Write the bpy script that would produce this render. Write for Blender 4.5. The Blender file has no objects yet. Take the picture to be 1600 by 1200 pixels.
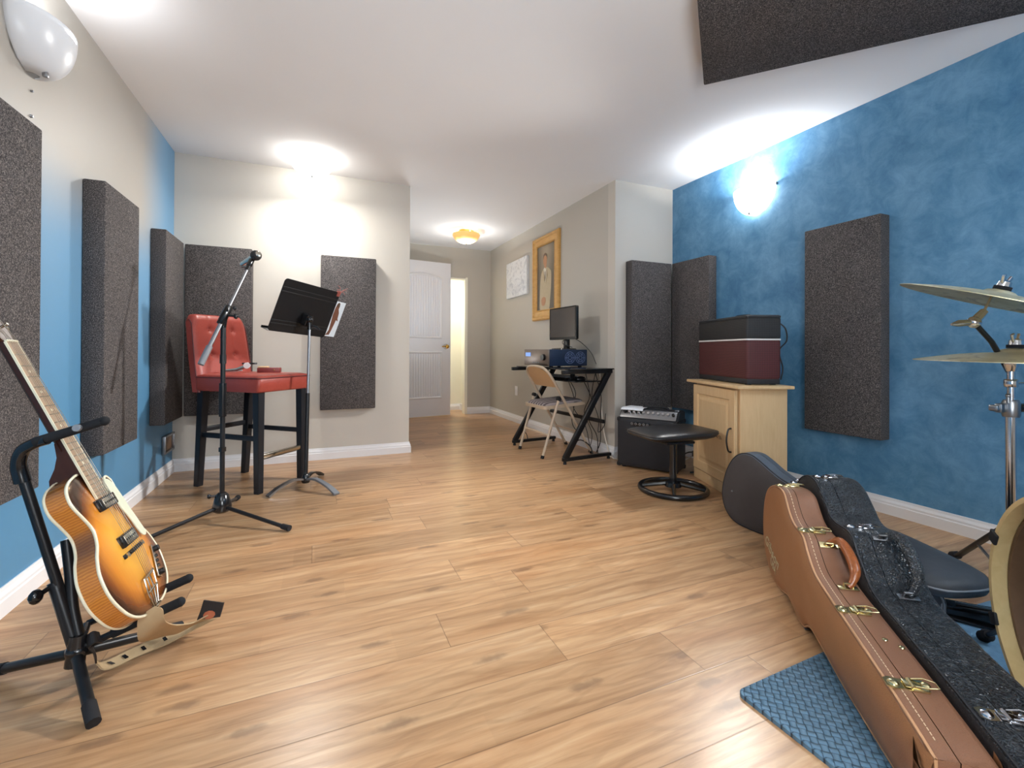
import bpy, bmesh, math, random
from math import sin, cos, pi, radians, atan2, sqrt
from mathutils import Vector, Matrix
random.seed(7)
scene = bpy.context.scene
COL = scene.collection

# ------------------------------------------------------------------ colours and materials
def lin(c):
    c /= 255.0
    return c / 12.92 if c <= 0.04045 else ((c + 0.055) / 1.055) ** 2.4
def rgb(r, g, b, k=1.0):
    return (min(1, lin(r) * k), min(1, lin(g) * k), min(1, lin(b) * k), 1.0)

class NT:
    def __init__(s, name):
        s.m = bpy.data.materials.new(name); s.m.use_nodes = True
        s.t = s.m.node_tree; s.t.nodes.clear()
        s.out = s.n('ShaderNodeOutputMaterial'); s.b = s.n('ShaderNodeBsdfPrincipled')
        s.t.links.new(s.b.outputs[0], s.out.inputs[0])
    def n(s, t, **k):
        x = s.t.nodes.new(t)
        for a, v in k.items(): setattr(x, a, v)
        return x
    def put(s, sock, v):
        if isinstance(v, bpy.types.NodeSocket): s.t.links.new(v, sock)
        else: sock.default_value = v
    def math(s, op, a, b=0.0, c=0.0, clamp=False):
        x = s.n('ShaderNodeMath', operation=op, use_clamp=clamp)
        s.put(x.inputs[0], a); s.put(x.inputs[1], b); s.put(x.inputs[2], c)
        return x.outputs[0]
    def mix(s, f, a, b, blend='MIX'):
        x = s.n('ShaderNodeMix', data_type='RGBA', blend_type=blend)
        s.put(x.inputs[0], f); s.put(x.inputs[6], a); s.put(x.inputs[7], b)
        return x.outputs[2]
    def smooth(s, v, lo, hi):
        x = s.n('ShaderNodeMapRange', interpolation_type='SMOOTHSTEP')
        s.put(x.inputs[0], v); x.inputs[1].default_value = lo; x.inputs[2].default_value = hi
        return x.outputs[0]
    def coord(s, kind='Object'):
        return s.n('ShaderNodeTexCoord').outputs[kind]
    def mapping(s, v, scale=(1, 1, 1), loc=(0, 0, 0), rot=(0, 0, 0)):
        x = s.n('ShaderNodeMapping'); s.put(x.inputs[0], v)
        x.inputs[1].default_value = loc; x.inputs[2].default_value = rot; x.inputs[3].default_value = scale
        return x.outputs[0]
    def noise(s, v, scale, detail=3, rough=.5, dist=0.0):
        x = s.n('ShaderNodeTexNoise'); s.put(x.inputs['Vector'], v)
        x.inputs['Scale'].default_value = scale; x.inputs['Detail'].default_value = detail
        x.inputs['Roughness'].default_value = rough; x.inputs['Distortion'].default_value = dist
        return x.outputs['Fac']
    def sep(s, v):
        x = s.n('ShaderNodeSeparateXYZ'); s.put(x.inputs[0], v); return x.outputs
    def comb(s, a, b, c):
        x = s.n('ShaderNodeCombineXYZ')
        for i, q in enumerate((a, b, c)): s.put(x.inputs[i], q)
        return x.outputs[0]
    def ramp(s, v, stops):
        x = s.n('ShaderNodeValToRGB'); s.put(x.inputs[0], v); cr = x.color_ramp
        while len(cr.elements) < len(stops): cr.elements.new(.5)
        for e, (p, c) in zip(cr.elements, stops): e.position = p; e.color = c
        return x.outputs[0]
    def bump(s, h, strength=.2, dist=.002):
        x = s.n('ShaderNodeBump'); s.put(x.inputs['Height'], h)
        x.inputs['Strength'].default_value = strength; x.inputs['Distance'].default_value = dist
        s.t.links.new(x.outputs[0], s.b.inputs['Normal'])
    def fin(s, base=None, rough=None, metal=None, spec=None, coat=None, emit=None, estr=None):
        if base is not None: s.put(s.b.inputs['Base Color'], base)
        if rough is not None: s.put(s.b.inputs['Roughness'], rough)
        if metal is not None: s.put(s.b.inputs['Metallic'], metal)
        if spec is not None: s.put(s.b.inputs['Specular IOR Level'], spec)
        if coat is not None: s.put(s.b.inputs['Coat Weight'], coat); s.b.inputs['Coat Roughness'].default_value = .12
        if emit is not None: s.put(s.b.inputs['Emission Color'], emit); s.put(s.b.inputs['Emission Strength'], estr)
        return s.m

def simple(name, c, rough=.5, metal=0.0, spec=.5, var=.12, vs=18, bs=0, bstr=.15, bd=.001, coat=0):
    t = NT(name); co = t.coord()
    n = t.noise(co, vs, 4)
    c2 = tuple(max(0, x * (1 - var)) for x in c[:3]) + (1,)
    c3 = tuple(min(1, x * (1 + var)) for x in c[:3]) + (1,)
    if bs: t.bump(t.noise(co, bs, 3), bstr, bd)
    return t.fin(t.mix(n, c2, c3), rough, metal, spec, coat)

def m_floor():
    t = NT('laminate_oak'); co = t.coord(); x, y, z = t.sep(co)
    W, L = .182, 1.26
    v = t.math('DIVIDE', t.math('SUBTRACT', y, 1.302), W)
    row = t.math('FLOOR', v); fy = t.math('FRACT', v)
    wn = t.n('ShaderNodeTexWhiteNoise', noise_dimensions='1D'); t.put(wn.inputs['W'], row)
    u = t.math('DIVIDE', t.math('ADD', x, t.math('MULTIPLY', wn.outputs['Value'], 3.7)), L)
    colm = t.math('FLOOR', u); fx = t.math('FRACT', u)
    # inside each board two printed strips
    strip = t.math('FLOOR', t.math('MULTIPLY', fy, 2.0))
    wid = t.n('ShaderNodeTexWhiteNoise', noise_dimensions='3D'); t.put(wid.inputs['Vector'], t.comb(row, colm, 0.0))
    wid2 = t.n('ShaderNodeTexWhiteNoise', noise_dimensions='3D')
    t.put(wid2.inputs['Vector'], t.comb(row, strip, t.math('FLOOR', t.math('ADD', t.math('MULTIPLY', x, 1.3), t.math('MULTIPLY', wid.outputs['Value'], 7)))))
    off = t.math('MULTIPLY', wid.outputs['Value'], 31.0)
    gv = t.comb(t.math('ADD', t.math('MULTIPLY', x, 1.6), off), t.math('MULTIPLY', y, 19.0), off)
    g1 = t.noise(gv, 1.3, 6, .62, .7)
    g2 = t.noise(t.comb(t.math('ADD', t.math('MULTIPLY', x, 3.0), off), t.math('MULTIPLY', y, 70.0), off), 1.0, 4, .6, .6)
    # long cathedral figure
    wv = t.n('ShaderNodeTexWave', wave_type='BANDS', bands_direction='Y', wave_profile='SIN')
    t.put(wv.inputs['Vector'], t.comb(t.math('MULTIPLY', x, .55), t.math('ADD', y, t.math('MULTIPLY', off, .13)), 0.0))
    wv.inputs['Scale'].default_value = 6.5; wv.inputs['Distortion'].default_value = 9; wv.inputs['Detail'].default_value = 2; wv.inputs['Detail Scale'].default_value = 1.1
    big = t.noise(t.comb(t.math('MULTIPLY', x, .8), t.math('MULTIPLY', y, 3.5), off), 1.4, 3, .5, .5)
    base = t.ramp(g1, [(.28, rgb(150, 112, 78)), (.45, rgb(183, 143, 104)), (.6, rgb(198, 160, 120)), (.78, rgb(212, 180, 144))])
    base = t.mix(t.math('MULTIPLY', t.smooth(g2, .45, .75), .30), base, rgb(128, 90, 58))
    base = t.mix(t.math('MULTIPLY', t.smooth(wv.outputs['Fac'], .62, 1.0), .20), base, rgb(120, 84, 54))
    base = t.mix(t.math('MULTIPLY', t.smooth(big, .5, .75), .35), base, rgb(168, 112, 66))
    tone = t.math('MULTIPLY_ADD', wid.outputs['Value'], .22, .80)
    tone = t.math('MULTIPLY', tone, t.math('MULTIPLY_ADD', wid2.outputs['Value'], .14, .95))
    tc = t.n('ShaderNodeCombineColor'); [t.put(tc.inputs[i], tone) for i in range(3)]
    base = t.mix(1.0, base, tc.outputs[0], 'MULTIPLY')
    # knots
    vo = t.n('ShaderNodeTexVoronoi', feature='F1', voronoi_dimensions='2D'); t.put(vo.inputs['Vector'], t.comb(t.math('ADD', t.math('MULTIPLY', x, 1.35), off), t.math('MULTIPLY', y, 4.4), 0.0))
    vo.inputs['Scale'].default_value = 1.35
    kd = t.math('ADD', vo.outputs['Distance'], t.math('MULTIPLY_ADD', t.noise(co, 30, 2), .12, -.06))
    base = t.mix(t.math('MULTIPLY', t.math('SUBTRACT', 1.0, t.smooth(kd, .03, .12)), .55), base, rgb(100, 74, 56))
    # board joints
    ey = t.math('MINIMUM', fy, t.math('SUBTRACT', 1.0, fy)); ex = t.math('MINIMUM', fx, t.math('SUBTRACT', 1.0, fx))
    sm = t.math('MINIMUM', t.math('MULTIPLY', ey, W), t.math('MULTIPLY', ex, L))
    seam = t.math('SUBTRACT', 1.0, t.smooth(sm, .0004, .0022))
    base = t.mix(t.math('MULTIPLY', seam, .55), base, rgb(84, 58, 38))
    h = t.math('SUBTRACT', t.math('MULTIPLY', g2, .25), seam)
    t.bump(h, .18, .0007)
    return t.fin(base, t.math('MULTIPLY_ADD', g2, .10, .25), 0, .42)

def m_bluewall(name='faux_blue_paint'):
    t = NT(name); co = t.coord()
    a = t.noise(co, 2.6, 6, .66, .35); b = t.noise(co, 9.0, 7, .72, .5)
    f = t.math('MULTIPLY_ADD', b, .55, t.math('MULTIPLY', a, .5))
    c = t.ramp(f, [(.35, rgb(58, 106, 144)), (.5, rgb(80, 130, 166)), (.66, rgb(108, 154, 188))])
    t.bump(t.noise(co, 40, 3), .06, .002)
    return t.fin(c, .52, 0, .35)

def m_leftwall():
    t = NT('blue_wall_painted_lit_top'); co = t.coord(); x, y, z = t.sep(co)  # blue wall; its lit greige top and fade are put into the colour
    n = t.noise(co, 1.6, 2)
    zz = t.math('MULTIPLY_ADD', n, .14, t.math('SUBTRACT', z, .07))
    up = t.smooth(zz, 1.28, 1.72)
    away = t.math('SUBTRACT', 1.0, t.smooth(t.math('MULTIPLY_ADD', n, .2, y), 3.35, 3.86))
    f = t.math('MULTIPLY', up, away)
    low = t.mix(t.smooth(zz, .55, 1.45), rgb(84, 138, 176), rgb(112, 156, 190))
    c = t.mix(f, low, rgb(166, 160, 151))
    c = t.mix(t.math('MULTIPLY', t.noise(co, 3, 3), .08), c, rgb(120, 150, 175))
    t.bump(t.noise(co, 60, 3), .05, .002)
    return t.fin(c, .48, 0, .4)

def m_paint(name, c, rough=.6):
    t = NT(name); co = t.coord()
    n = t.noise(co, 2.5, 3); c2 = tuple(v * .965 for v in c[:3]) + (1,)
    t.bump(t.noise(co, 120, 2), .05, .001)
    return t.fin(t.mix(n, c, c2), rough, 0, .3)

def m_foam():
    t = NT('speckled_acoustic_fabric'); co = t.coord()
    sp = t.n('ShaderNodeTexVoronoi', feature='F1'); t.put(sp.inputs['Vector'], co); sp.inputs['Scale'].default_value = 210
    n = t.noise(co, 260, 3, .7); a = t.noise(co, 4, 4)
    c = t.ramp(n, [(.36, rgb(46, 45, 47)), (.52, rgb(84, 80, 80)), (.68, rgb(150, 143, 138))])
    c = t.mix(t.math('MULTIPLY', t.math('SUBTRACT', 1.0, t.smooth(sp.outputs['Distance'], .1, .2)), .4), c, rgb(165, 160, 158))
    c = t.mix(t.math('MULTIPLY', a, .3), c, rgb(44, 43, 47))
    t.bump(n, .6, .003)
    return t.fin(c, .95, 0, .12)

def m_leather(name, c, scale=90, strength=.35, rough=.38, var=.2, dist=.0015):
    t = NT(name); co = t.coord()
    v = t.n('ShaderNodeTexVoronoi', feature='DISTANCE_TO_EDGE'); t.put(v.inputs['Vector'], t.mapping(co, (1, 1, 1)))
    v.inputs['Scale'].default_value = scale
    n = t.noise(co, 12, 4)
    e = t.smooth(v.outputs['Distance'], 0, .12)
    d = tuple(x * (1 - var) for x in c[:3]) + (1,); l = tuple(min(1, x * (1 + var)) for x in c[:3]) + (1,)
    base = t.mix(n, d, l)
    base = t.mix(t.math('MULTIPLY', t.math('SUBTRACT', 1.0, e), .25), base, tuple(x * .45 for x in c[:3]) + (1,))
    t.bump(t.math('ADD', e, t.math('MULTIPLY', n, .5)), strength, dist)
    return t.fin(base, rough, 0, .5)

def m_crackle():
    t = NT('pebbled_black_vinyl'); co = t.coord()
    cw = t.n('ShaderNodeMix', data_type='VECTOR'); nn = t.n('ShaderNodeTexNoise'); t.put(nn.inputs['Vector'], co); nn.inputs['Scale'].default_value = 30
    t.put(cw.inputs[0], .02); t.put(cw.inputs[4], co); t.put(cw.inputs[5], nn.outputs['Color'])
    v = t.n('ShaderNodeTexVoronoi', feature='DISTANCE_TO_EDGE'); t.put(v.inputs['Vector'], cw.outputs[1]); v.inputs['Scale'].default_value = 150
    v2 = t.n('ShaderNodeTexVoronoi', feature='DISTANCE_TO_EDGE'); t.put(v2.inputs['Vector'], cw.outputs[1]); v2.inputs['Scale'].default_value = 52
    e = t.smooth(v.outputs['Distance'], 0, .22); e2 = t.smooth(v2.outputs['Distance'], 0, .06)
    base = t.mix(e, rgb(58, 63, 70), rgb(22, 24, 28))
    base = t.mix(e2, rgb(78, 86, 94), base)  # paler crack lines paint the grain's glint into the colour
    t.bump(t.math('SUBTRACT', t.math('MULTIPLY', t.math('SUBTRACT', 1.0, e), .8), t.math('MULTIPLY', e2, .9)), 1.0, .005)
    return t.fin(base, .30, 0, .8)

def m_sunburst():
    t = NT('sunburst_spruce_top'); co = t.coord(); x, y, z = t.sep(co)
    a = t.math('DIVIDE', t.math('ADD', x, 0.01), t.math('MULTIPLY_ADD', t.smooth(y, .0, .16), -.05, .165))
    b = t.math('DIVIDE', t.math('SUBTRACT', y, .03), .205)
    r = t.math('POWER', t.math('ADD', t.math('POWER', t.math('ABSOLUTE', a), 2.2), t.math('POWER', t.math('ABSOLUTE', b), 2.6)), .5)
    g = t.noise(t.comb(t.math('MULTIPLY', x, 160), t.math('MULTIPLY', y, 4), 0.0), 1, 3)
    r = t.math('MULTIPLY_ADD', g, .06, r)
    c = t.ramp(r, [(.30, rgb(228, 166, 62)), (.62, rgb(205, 128, 40)), (.86, rgb(122, 66, 26)), (1.0, rgb(52, 30, 20))])
    return t.fin(c, .2, 0, .5, .6)

def m_flame():
    t = NT('flamed_maple_sides'); co = t.coord()
    w = t.n('ShaderNodeTexWave', wave_type='BANDS', bands_direction='Y'); t.put(w.inputs['Vector'], co)
    w.inputs['Scale'].default_value = 46; w.inputs['Distortion'].default_value = 4; w.inputs['Detail'].default_value = 3
    y = t.sep(co)[1]
    dk = t.math('MULTIPLY', t.math('SUBTRACT', 1.0, t.smooth(t.math('ABSOLUTE', t.math('SUBTRACT', y, .075)), .0, .06)), .75)
    dk = t.math('MAXIMUM', dk, t.math('MULTIPLY', t.smooth(y, .2, .25), .7))
    c = t.mix(w.outputs['Fac'], rgb(168, 98, 32), rgb(200, 128, 48))
    c = t.mix(dk, c, rgb(58, 32, 18))
    return t.fin(c, .2, 0, .5, .6)

def m_wood(name, c1, c2, sc=(2, 30, 30), rough=.45):
    t = NT(name); co = t.coord()
    n = t.noise(t.mapping(co, sc), 2.0, 5, .6, .8)
    t.bump(n, .05, .001)
    return t.fin(t.mix(n, c1, c2), rough, 0, .4)

def m_metal(name, c, rough=.22, var=.1):
    t = NT(name); co = t.coord(); n = t.noise(co, 25, 3)
    d = tuple(x * (1 - var) for x in c[:3]) + (1,)
    return t.fin(t.mix(n, c, d), t.math('MULTIPLY_ADD', n, .12, rough - .05), 1.0)

def m_emit(name, c, strength, base=None):
    t = NT(name); co = t.coord(); n = t.noise(co, 9, 4)
    d = tuple(x * .93 for x in c[:3]) + (1,)
    return t.fin(base or c, .3, 0, .4, emit=t.mix(n, c, d), estr=strength)

def m_grid(name, c, hole, scale, rough=.6):
    t = NT(name); co = t.coord(); x, y, z = t.sep(co)
    k = pi * scale
    f = t.math('MULTIPLY', t.math('SINE', t.math('MULTIPLY', t.math('ADD', x, y), k)), t.math('SINE', t.math('MULTIPLY', z, k)))
    e = t.smooth(t.math('ABSOLUTE', f), .15, .6)
    t.bump(e, .4, .0015)
    return t.fin(t.mix(e, hole, c), rough, 0, .4)

def m_mat_weave():
    t = NT('woven_rubber'); co = t.coord(); x, y, z = t.sep(t.mapping(co, (1, 1, 1), rot=(0, 0, radians(45))))
    k = 60.0
    ix = t.math('FLOOR', t.math('MULTIPLY', x, k)); iy = t.math('FLOOR', t.math('MULTIPLY', y, k))
    fx = t.math('FRACT', t.math('MULTIPLY', x, k)); fy = t.math('FRACT', t.math('MULTIPLY', y, k))
    ch = t.math('MODULO', t.math('ABSOLUTE', t.math('ADD', ix, iy)), 2.0)
    pa = t.math('SINE', t.math('MULTIPLY', fx, pi)); pb = t.math('SINE', t.math('MULTIPLY', fy, pi))
    ha = t.math('POWER', pa, .5); hb = t.math('POWER', pb, .5)
    h = t.math('ADD', t.math('MULTIPLY', ch, ha), t.math('MULTIPLY', t.math('SUBTRACT', 1.0, ch), hb))
    t.bump(h, .9, .004)
    return t.fin(t.mix(t.smooth(h, .2, .8), rgb(36, 54, 70), rgb(88, 122, 146)), .5, 0, .45)

def m_stripe(name, c1, c2, k, axis=1, rough=.9):
    t = NT(name); co = t.coord(); v = t.sep(co)[axis]
    w = t.math('SINE', t.math('MULTIPLY', t.math('ADD', v, t.math('MULTIPLY', t.noise(co, 14, 2), .02)), k))
    t.bump(t.noise(co, 200, 2), .4, .002)
    return t.fin(t.mix(t.smooth(w, -.25, .35), c1, c2), rough, 0, .2)

def m_cymbal():
    t = NT('worn_bronze'); co = t.coord(); x, y, z = t.sep(co)
    r = t.math('SQRT', t.math('ADD', t.math('MULTIPLY', x, x), t.math('MULTIPLY', y, y)))
    w = t.math('SINE', t.math('MULTIPLY', r, 900.0)); n = t.noise(co, 6, 4); n2 = t.noise(co, 22, 4)
    c = t.ramp(n, [(.3, rgb(196, 182, 140)), (.5, rgb(222, 212, 178)), (.7, rgb(236, 230, 208))])
    c = t.mix(t.math('MULTIPLY', t.smooth(n2, .55, .7), .45), c, rgb(120, 104, 72))
    t.bump(w, .12, .0005)
    return t.fin(c, t.math('MULTIPLY_ADD', n, .25, .36), .8)

def m_canvas_abstract():
    t = NT('pale_abstract_print'); co = t.coord('Generated'); x, y, z = t.sep(co)
    n = t.noise(co, 4, 5, .6, 2.0); n2 = t.noise(co, 9, 5, .6, 4.0)
    c = t.mix(t.smooth(n, .45, .7), rgb(232, 236, 240), rgb(196, 202, 210))
    band = t.math('SUBTRACT', 1.0, t.smooth(t.math('ABSOLUTE', t.math('SUBTRACT', z, .26)), .02, .2))
    line = t.math('SUBTRACT', 1.0, t.smooth(t.math('ABSOLUTE', t.math('SUBTRACT', n2, .5)), .0, .028))
    c = t.mix(t.math('MULTIPLY', t.math('MULTIPLY', line, band), .8), c, rgb(160, 166, 180))
    return t.fin(c, .6, 0, .3)

def m_old_canvas():
    t = NT('umber_portrait_ground'); co = t.coord('Generated'); x, y, z = t.sep(co)
    n = t.noise(co, 5, 4)
    d = t.math('SQRT', t.math('ADD', t.math('POWER', t.math('SUBTRACT', y, .5), 2.0), t.math('POWER', t.math('SUBTRACT', z, .82), 2.0)))
    c = t.mix(t.smooth(d, .02, .5), rgb(168, 158, 138), rgb(98, 94, 86))
    return t.fin(t.mix(t.math('MULTIPLY', n, .3), c, rgb(76, 70, 62)), .45, 0, .4)

M = {}
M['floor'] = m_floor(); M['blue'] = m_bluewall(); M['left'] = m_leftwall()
M['greige'] = m_paint('greige_paint', rgb(206, 201, 192)); M['hall'] = m_paint('warm_grey_paint', rgb(192, 188, 179))
M['ceil'] = m_paint('ceiling_white', rgb(244, 245, 247), .8); M['trim'] = m_paint('white_gloss_trim', rgb(238, 239, 242), .35)
M['cream'] = m_paint('cream_paint', rgb(246, 243, 228), .6)
M['doorw'] = m_paint('white_door_paint', rgb(236, 238, 244), .4)
M['foam'] = m_foam()
M['redleather'] = m_leather('red_leather', rgb(160, 68, 57), 120, .18, .33, .12)
M['piping'] = simple('dark_red_piping', rgb(92, 34, 34), .4)
M['espresso'] = m_wood('espresso_wood', rgb(20, 22, 27), rgb(34, 36, 42), (20, 20, 2), .38)
M['blackmetal'] = simple('black_powder_coat', rgb(30, 31, 34), .36, .3, .5, .15, 40)
M['blackgloss'] = simple('black_gloss_plastic', rgb(22, 23, 26), .18, 0, .6)
M['rubber'] = simple('black_rubber', rgb(34, 34, 37), .7, 0, .3, .2, 30, 200, .2)
M['foamgrip'] = simple('black_foam_sleeve', rgb(33, 34, 37), .85, 0, .2, .2, 60, 300, .4, .001)
M['greyplastic'] = simple('grey_plastic', rgb(120, 124, 130), .4)
M['chrome'] = m_metal('chrome', rgb(215, 217, 222), .12)
M['steel'] = m_metal('brushed_steel', rgb(150, 152, 156), .32)
M['brass'] = m_metal('brass', rgb(214, 172, 84), .2)
M['brasspale'] = m_metal('pale_brass', rgb(222, 208, 160), .2)
M['goldframe'] = m_wood('gilt_frame', rgb(176, 128, 66), rgb(226, 182, 112), (6, 6, 20), .38)
M['sunburst'] = m_sunburst(); M['flame'] = m_flame()
M['cream_binding'] = simple('cream_binding', rgb(232, 224, 196), .3)
M['darkneck'] = m_wood('dark_maple_neck', rgb(52, 26, 18), rgb(74, 40, 26), (20, 2, 20), .25)
M['rosewood'] = m_wood('pale_fretboard', rgb(150, 124, 102), rgb(178, 152, 126), (40, 3, 20), .45)
M['pearl'] = simple('pearl_guard', rgb(214, 218, 196), .25, 0, .5, .08, 12)
M['nickel'] = m_metal('nickel', rgb(206, 202, 190), .2)
M['suede'] = simple('tan_suede', rgb(176, 152, 118), .9, 0, .15, .15, 14, 180, .4, .001)
M['darkhide'] = m_leather('dark_hide', rgb(46, 42, 42), 160, .2, .5)
M['logoorange'] = simple('rust_print', rgb(190, 110, 78), .6)
M['browncase'] = m_leather('tan_brown_tolex', rgb(156, 110, 74), 260, .22, .44, .1, .0008)
M['browntop'] = m_leather('brown_tolex_edge', rgb(132, 92, 68), 300, .4, .4, .1, .001)
M['brownhandle'] = m_leather('chestnut_handle', rgb(142, 80, 42), 60, .08, .25)
M['tanrim'] = simple('tan_piping', rgb(186, 142, 104), .5)
M['thread'] = simple('pale_thread', rgb(228, 204, 172), .7)
M['crackle'] = m_crackle()
M['blackface'] = m_leather('black_case_face', rgb(34, 33, 35), 200, .3, .5)
M['greycase'] = simple('charcoal_case_cloth', rgb(70, 66, 66), .75, 0, .25, .12, 30, 150, .25, .001)
M['greyside'] = simple('slate_case_side', rgb(92, 102, 114), .5, 0, .4, .15, 25, 150, .25, .001)
M['bag'] = simple('black_nylon', rgb(62, 66, 72), .55, 0, .4, .25, 16, 40, .3, .003)
M['maple'] = m_wood('maple_laminate', rgb(212, 176, 128), rgb(232, 202, 158), (30, 30, 3), .4)
M['blackgrille'] = m_grid('black_speaker_cloth', rgb(52, 52, 58), rgb(20, 20, 23), 300)
M['blacktolex'] = simple('black_tolex', rgb(38, 39, 43), .5, 0, .4, .2, 60, 260, .4, .001)
M['redgrille'] = m_grid('burgundy_mesh', rgb(104, 50, 52), rgb(44, 24, 26), 190)
M['topgrille'] = m_grid('charcoal_mesh', rgb(58, 58, 60), rgb(22, 22, 24), 190)
M['white'] = simple('white_plastic', rgb(236, 236, 234), .4, var=.03)
M['paper'] = simple('white_paper', rgb(236, 240, 246), .8, var=.03)
M['panelgrey'] = m_metal('control_panel', rgb(150, 150, 152), .35)
M['blackleather'] = m_leather('black_leather', rgb(40, 40, 42), 140, .25, .34, .2)
M['beigemetal'] = simple('beige_enamel', rgb(196, 178, 156), .38, 0, .5, .06)
M['tanpanel'] = simple('tan_enamel_panel', rgb(200, 166, 126), .4, 0, .5, .06)
M['seatpad'] = m_stripe('striped_seat_fabric', rgb(92, 84, 86), rgb(158, 148, 148), 150, 1)
M['glassblack'] = simple('smoked_glass', rgb(34, 36, 38), .08, 0, .7)
M['screen'] = simple('glossy_screen', rgb(70, 66, 66), .05, 0, 1.0, .05)
M['bluecase'] = simple('dark_blue_case', rgb(26, 44, 72), .4, .2)
M['silverface'] = m_metal('taupe_faceplate', rgb(150, 138, 130), .35)
M['fan'] = simple('fan_grille', rgb(96, 112, 150), .5)
M['lcd'] = m_emit('blue_lcd', rgb(130, 170, 240), 1.0, rgb(40, 60, 100))
M['cable'] = simple('black_cable', rgb(32, 32, 35), .5)
M['whitecable'] = simple('white_cable', rgb(220, 214, 202), .5)
M['weave'] = m_mat_weave()
M['rug'] = simple('pale_blue_carpet', rgb(120, 160, 190), .95, 0, .1, .2, 60, 260, .6, .003)
M['hoop'] = m_wood('maple_hoop', rgb(200, 172, 118), rgb(226, 202, 150), (14, 14, 14), .35)
M['shell'] = m_wood('brown_shell', rgb(92, 68, 50), rgb(118, 90, 66), (10, 10, 10), .5)
M['cymbal'] = m_cymbal()
M['canvas'] = m_canvas_abstract(); M['oldcanvas'] = m_old_canvas()
M['suit'] = simple('painted_suit', rgb(182, 168, 140), .5, var=.14, vs=30)
M['suitshade'] = simple('painted_lapel', rgb(150, 136, 110), .5, var=.14)
M['skin'] = simple('painted_skin', rgb(178, 132, 100), .5, var=.14)
M['hair'] = simple('painted_hair', rgb(88, 70, 56), .5)
M['shirt'] = simple('painted_shirt', rgb(216, 212, 196), .5)
M['glass_lit'] = m_emit('lit_opal_glass', (1, .98, .94, 1), 11.0)
M['glass_sconce'] = m_emit('lit_sconce_glass', (1, .98, .95, 1), 14.0)
M['glass_dim'] = m_emit('frosted_glass', rgb(226, 229, 234), .06, rgb(204, 207, 212))
M['glass_amber'] = m_emit('amber_alabaster', (1.0, .60, .22, 1), .62, rgb(226, 170, 96))
M['glass_amber_low'] = m_emit('amber_alabaster_tip', (1.0, .9, .66, 1), 2.2)
M['bulb'] = m_emit('lamp_bulb', (1, .97, .92, 1), 32.0)
M['bulb_small'] = m_emit('hall_lamp_bulb', (1, .93, .82, 1), 60.0)
M['redwire'] = simple('rusty_wire', rgb(150, 80, 70), .5)
M['redbox'] = simple('dark_red_box', rgb(128, 52, 50), .45)
M['palewood'] = simple('pale_wood', rgb(226, 190, 146), .5)
M['photosky'] = simple('photo_sky', rgb(214, 226, 236), .4, var=.06, vs=5)
M['photobrown'] = simple('photo_brown', rgb(112, 74, 58), .4, var=.3, vs=40)
M['logo'] = simple('faded_silver_print', rgb(190, 180, 148), .5)

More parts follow.
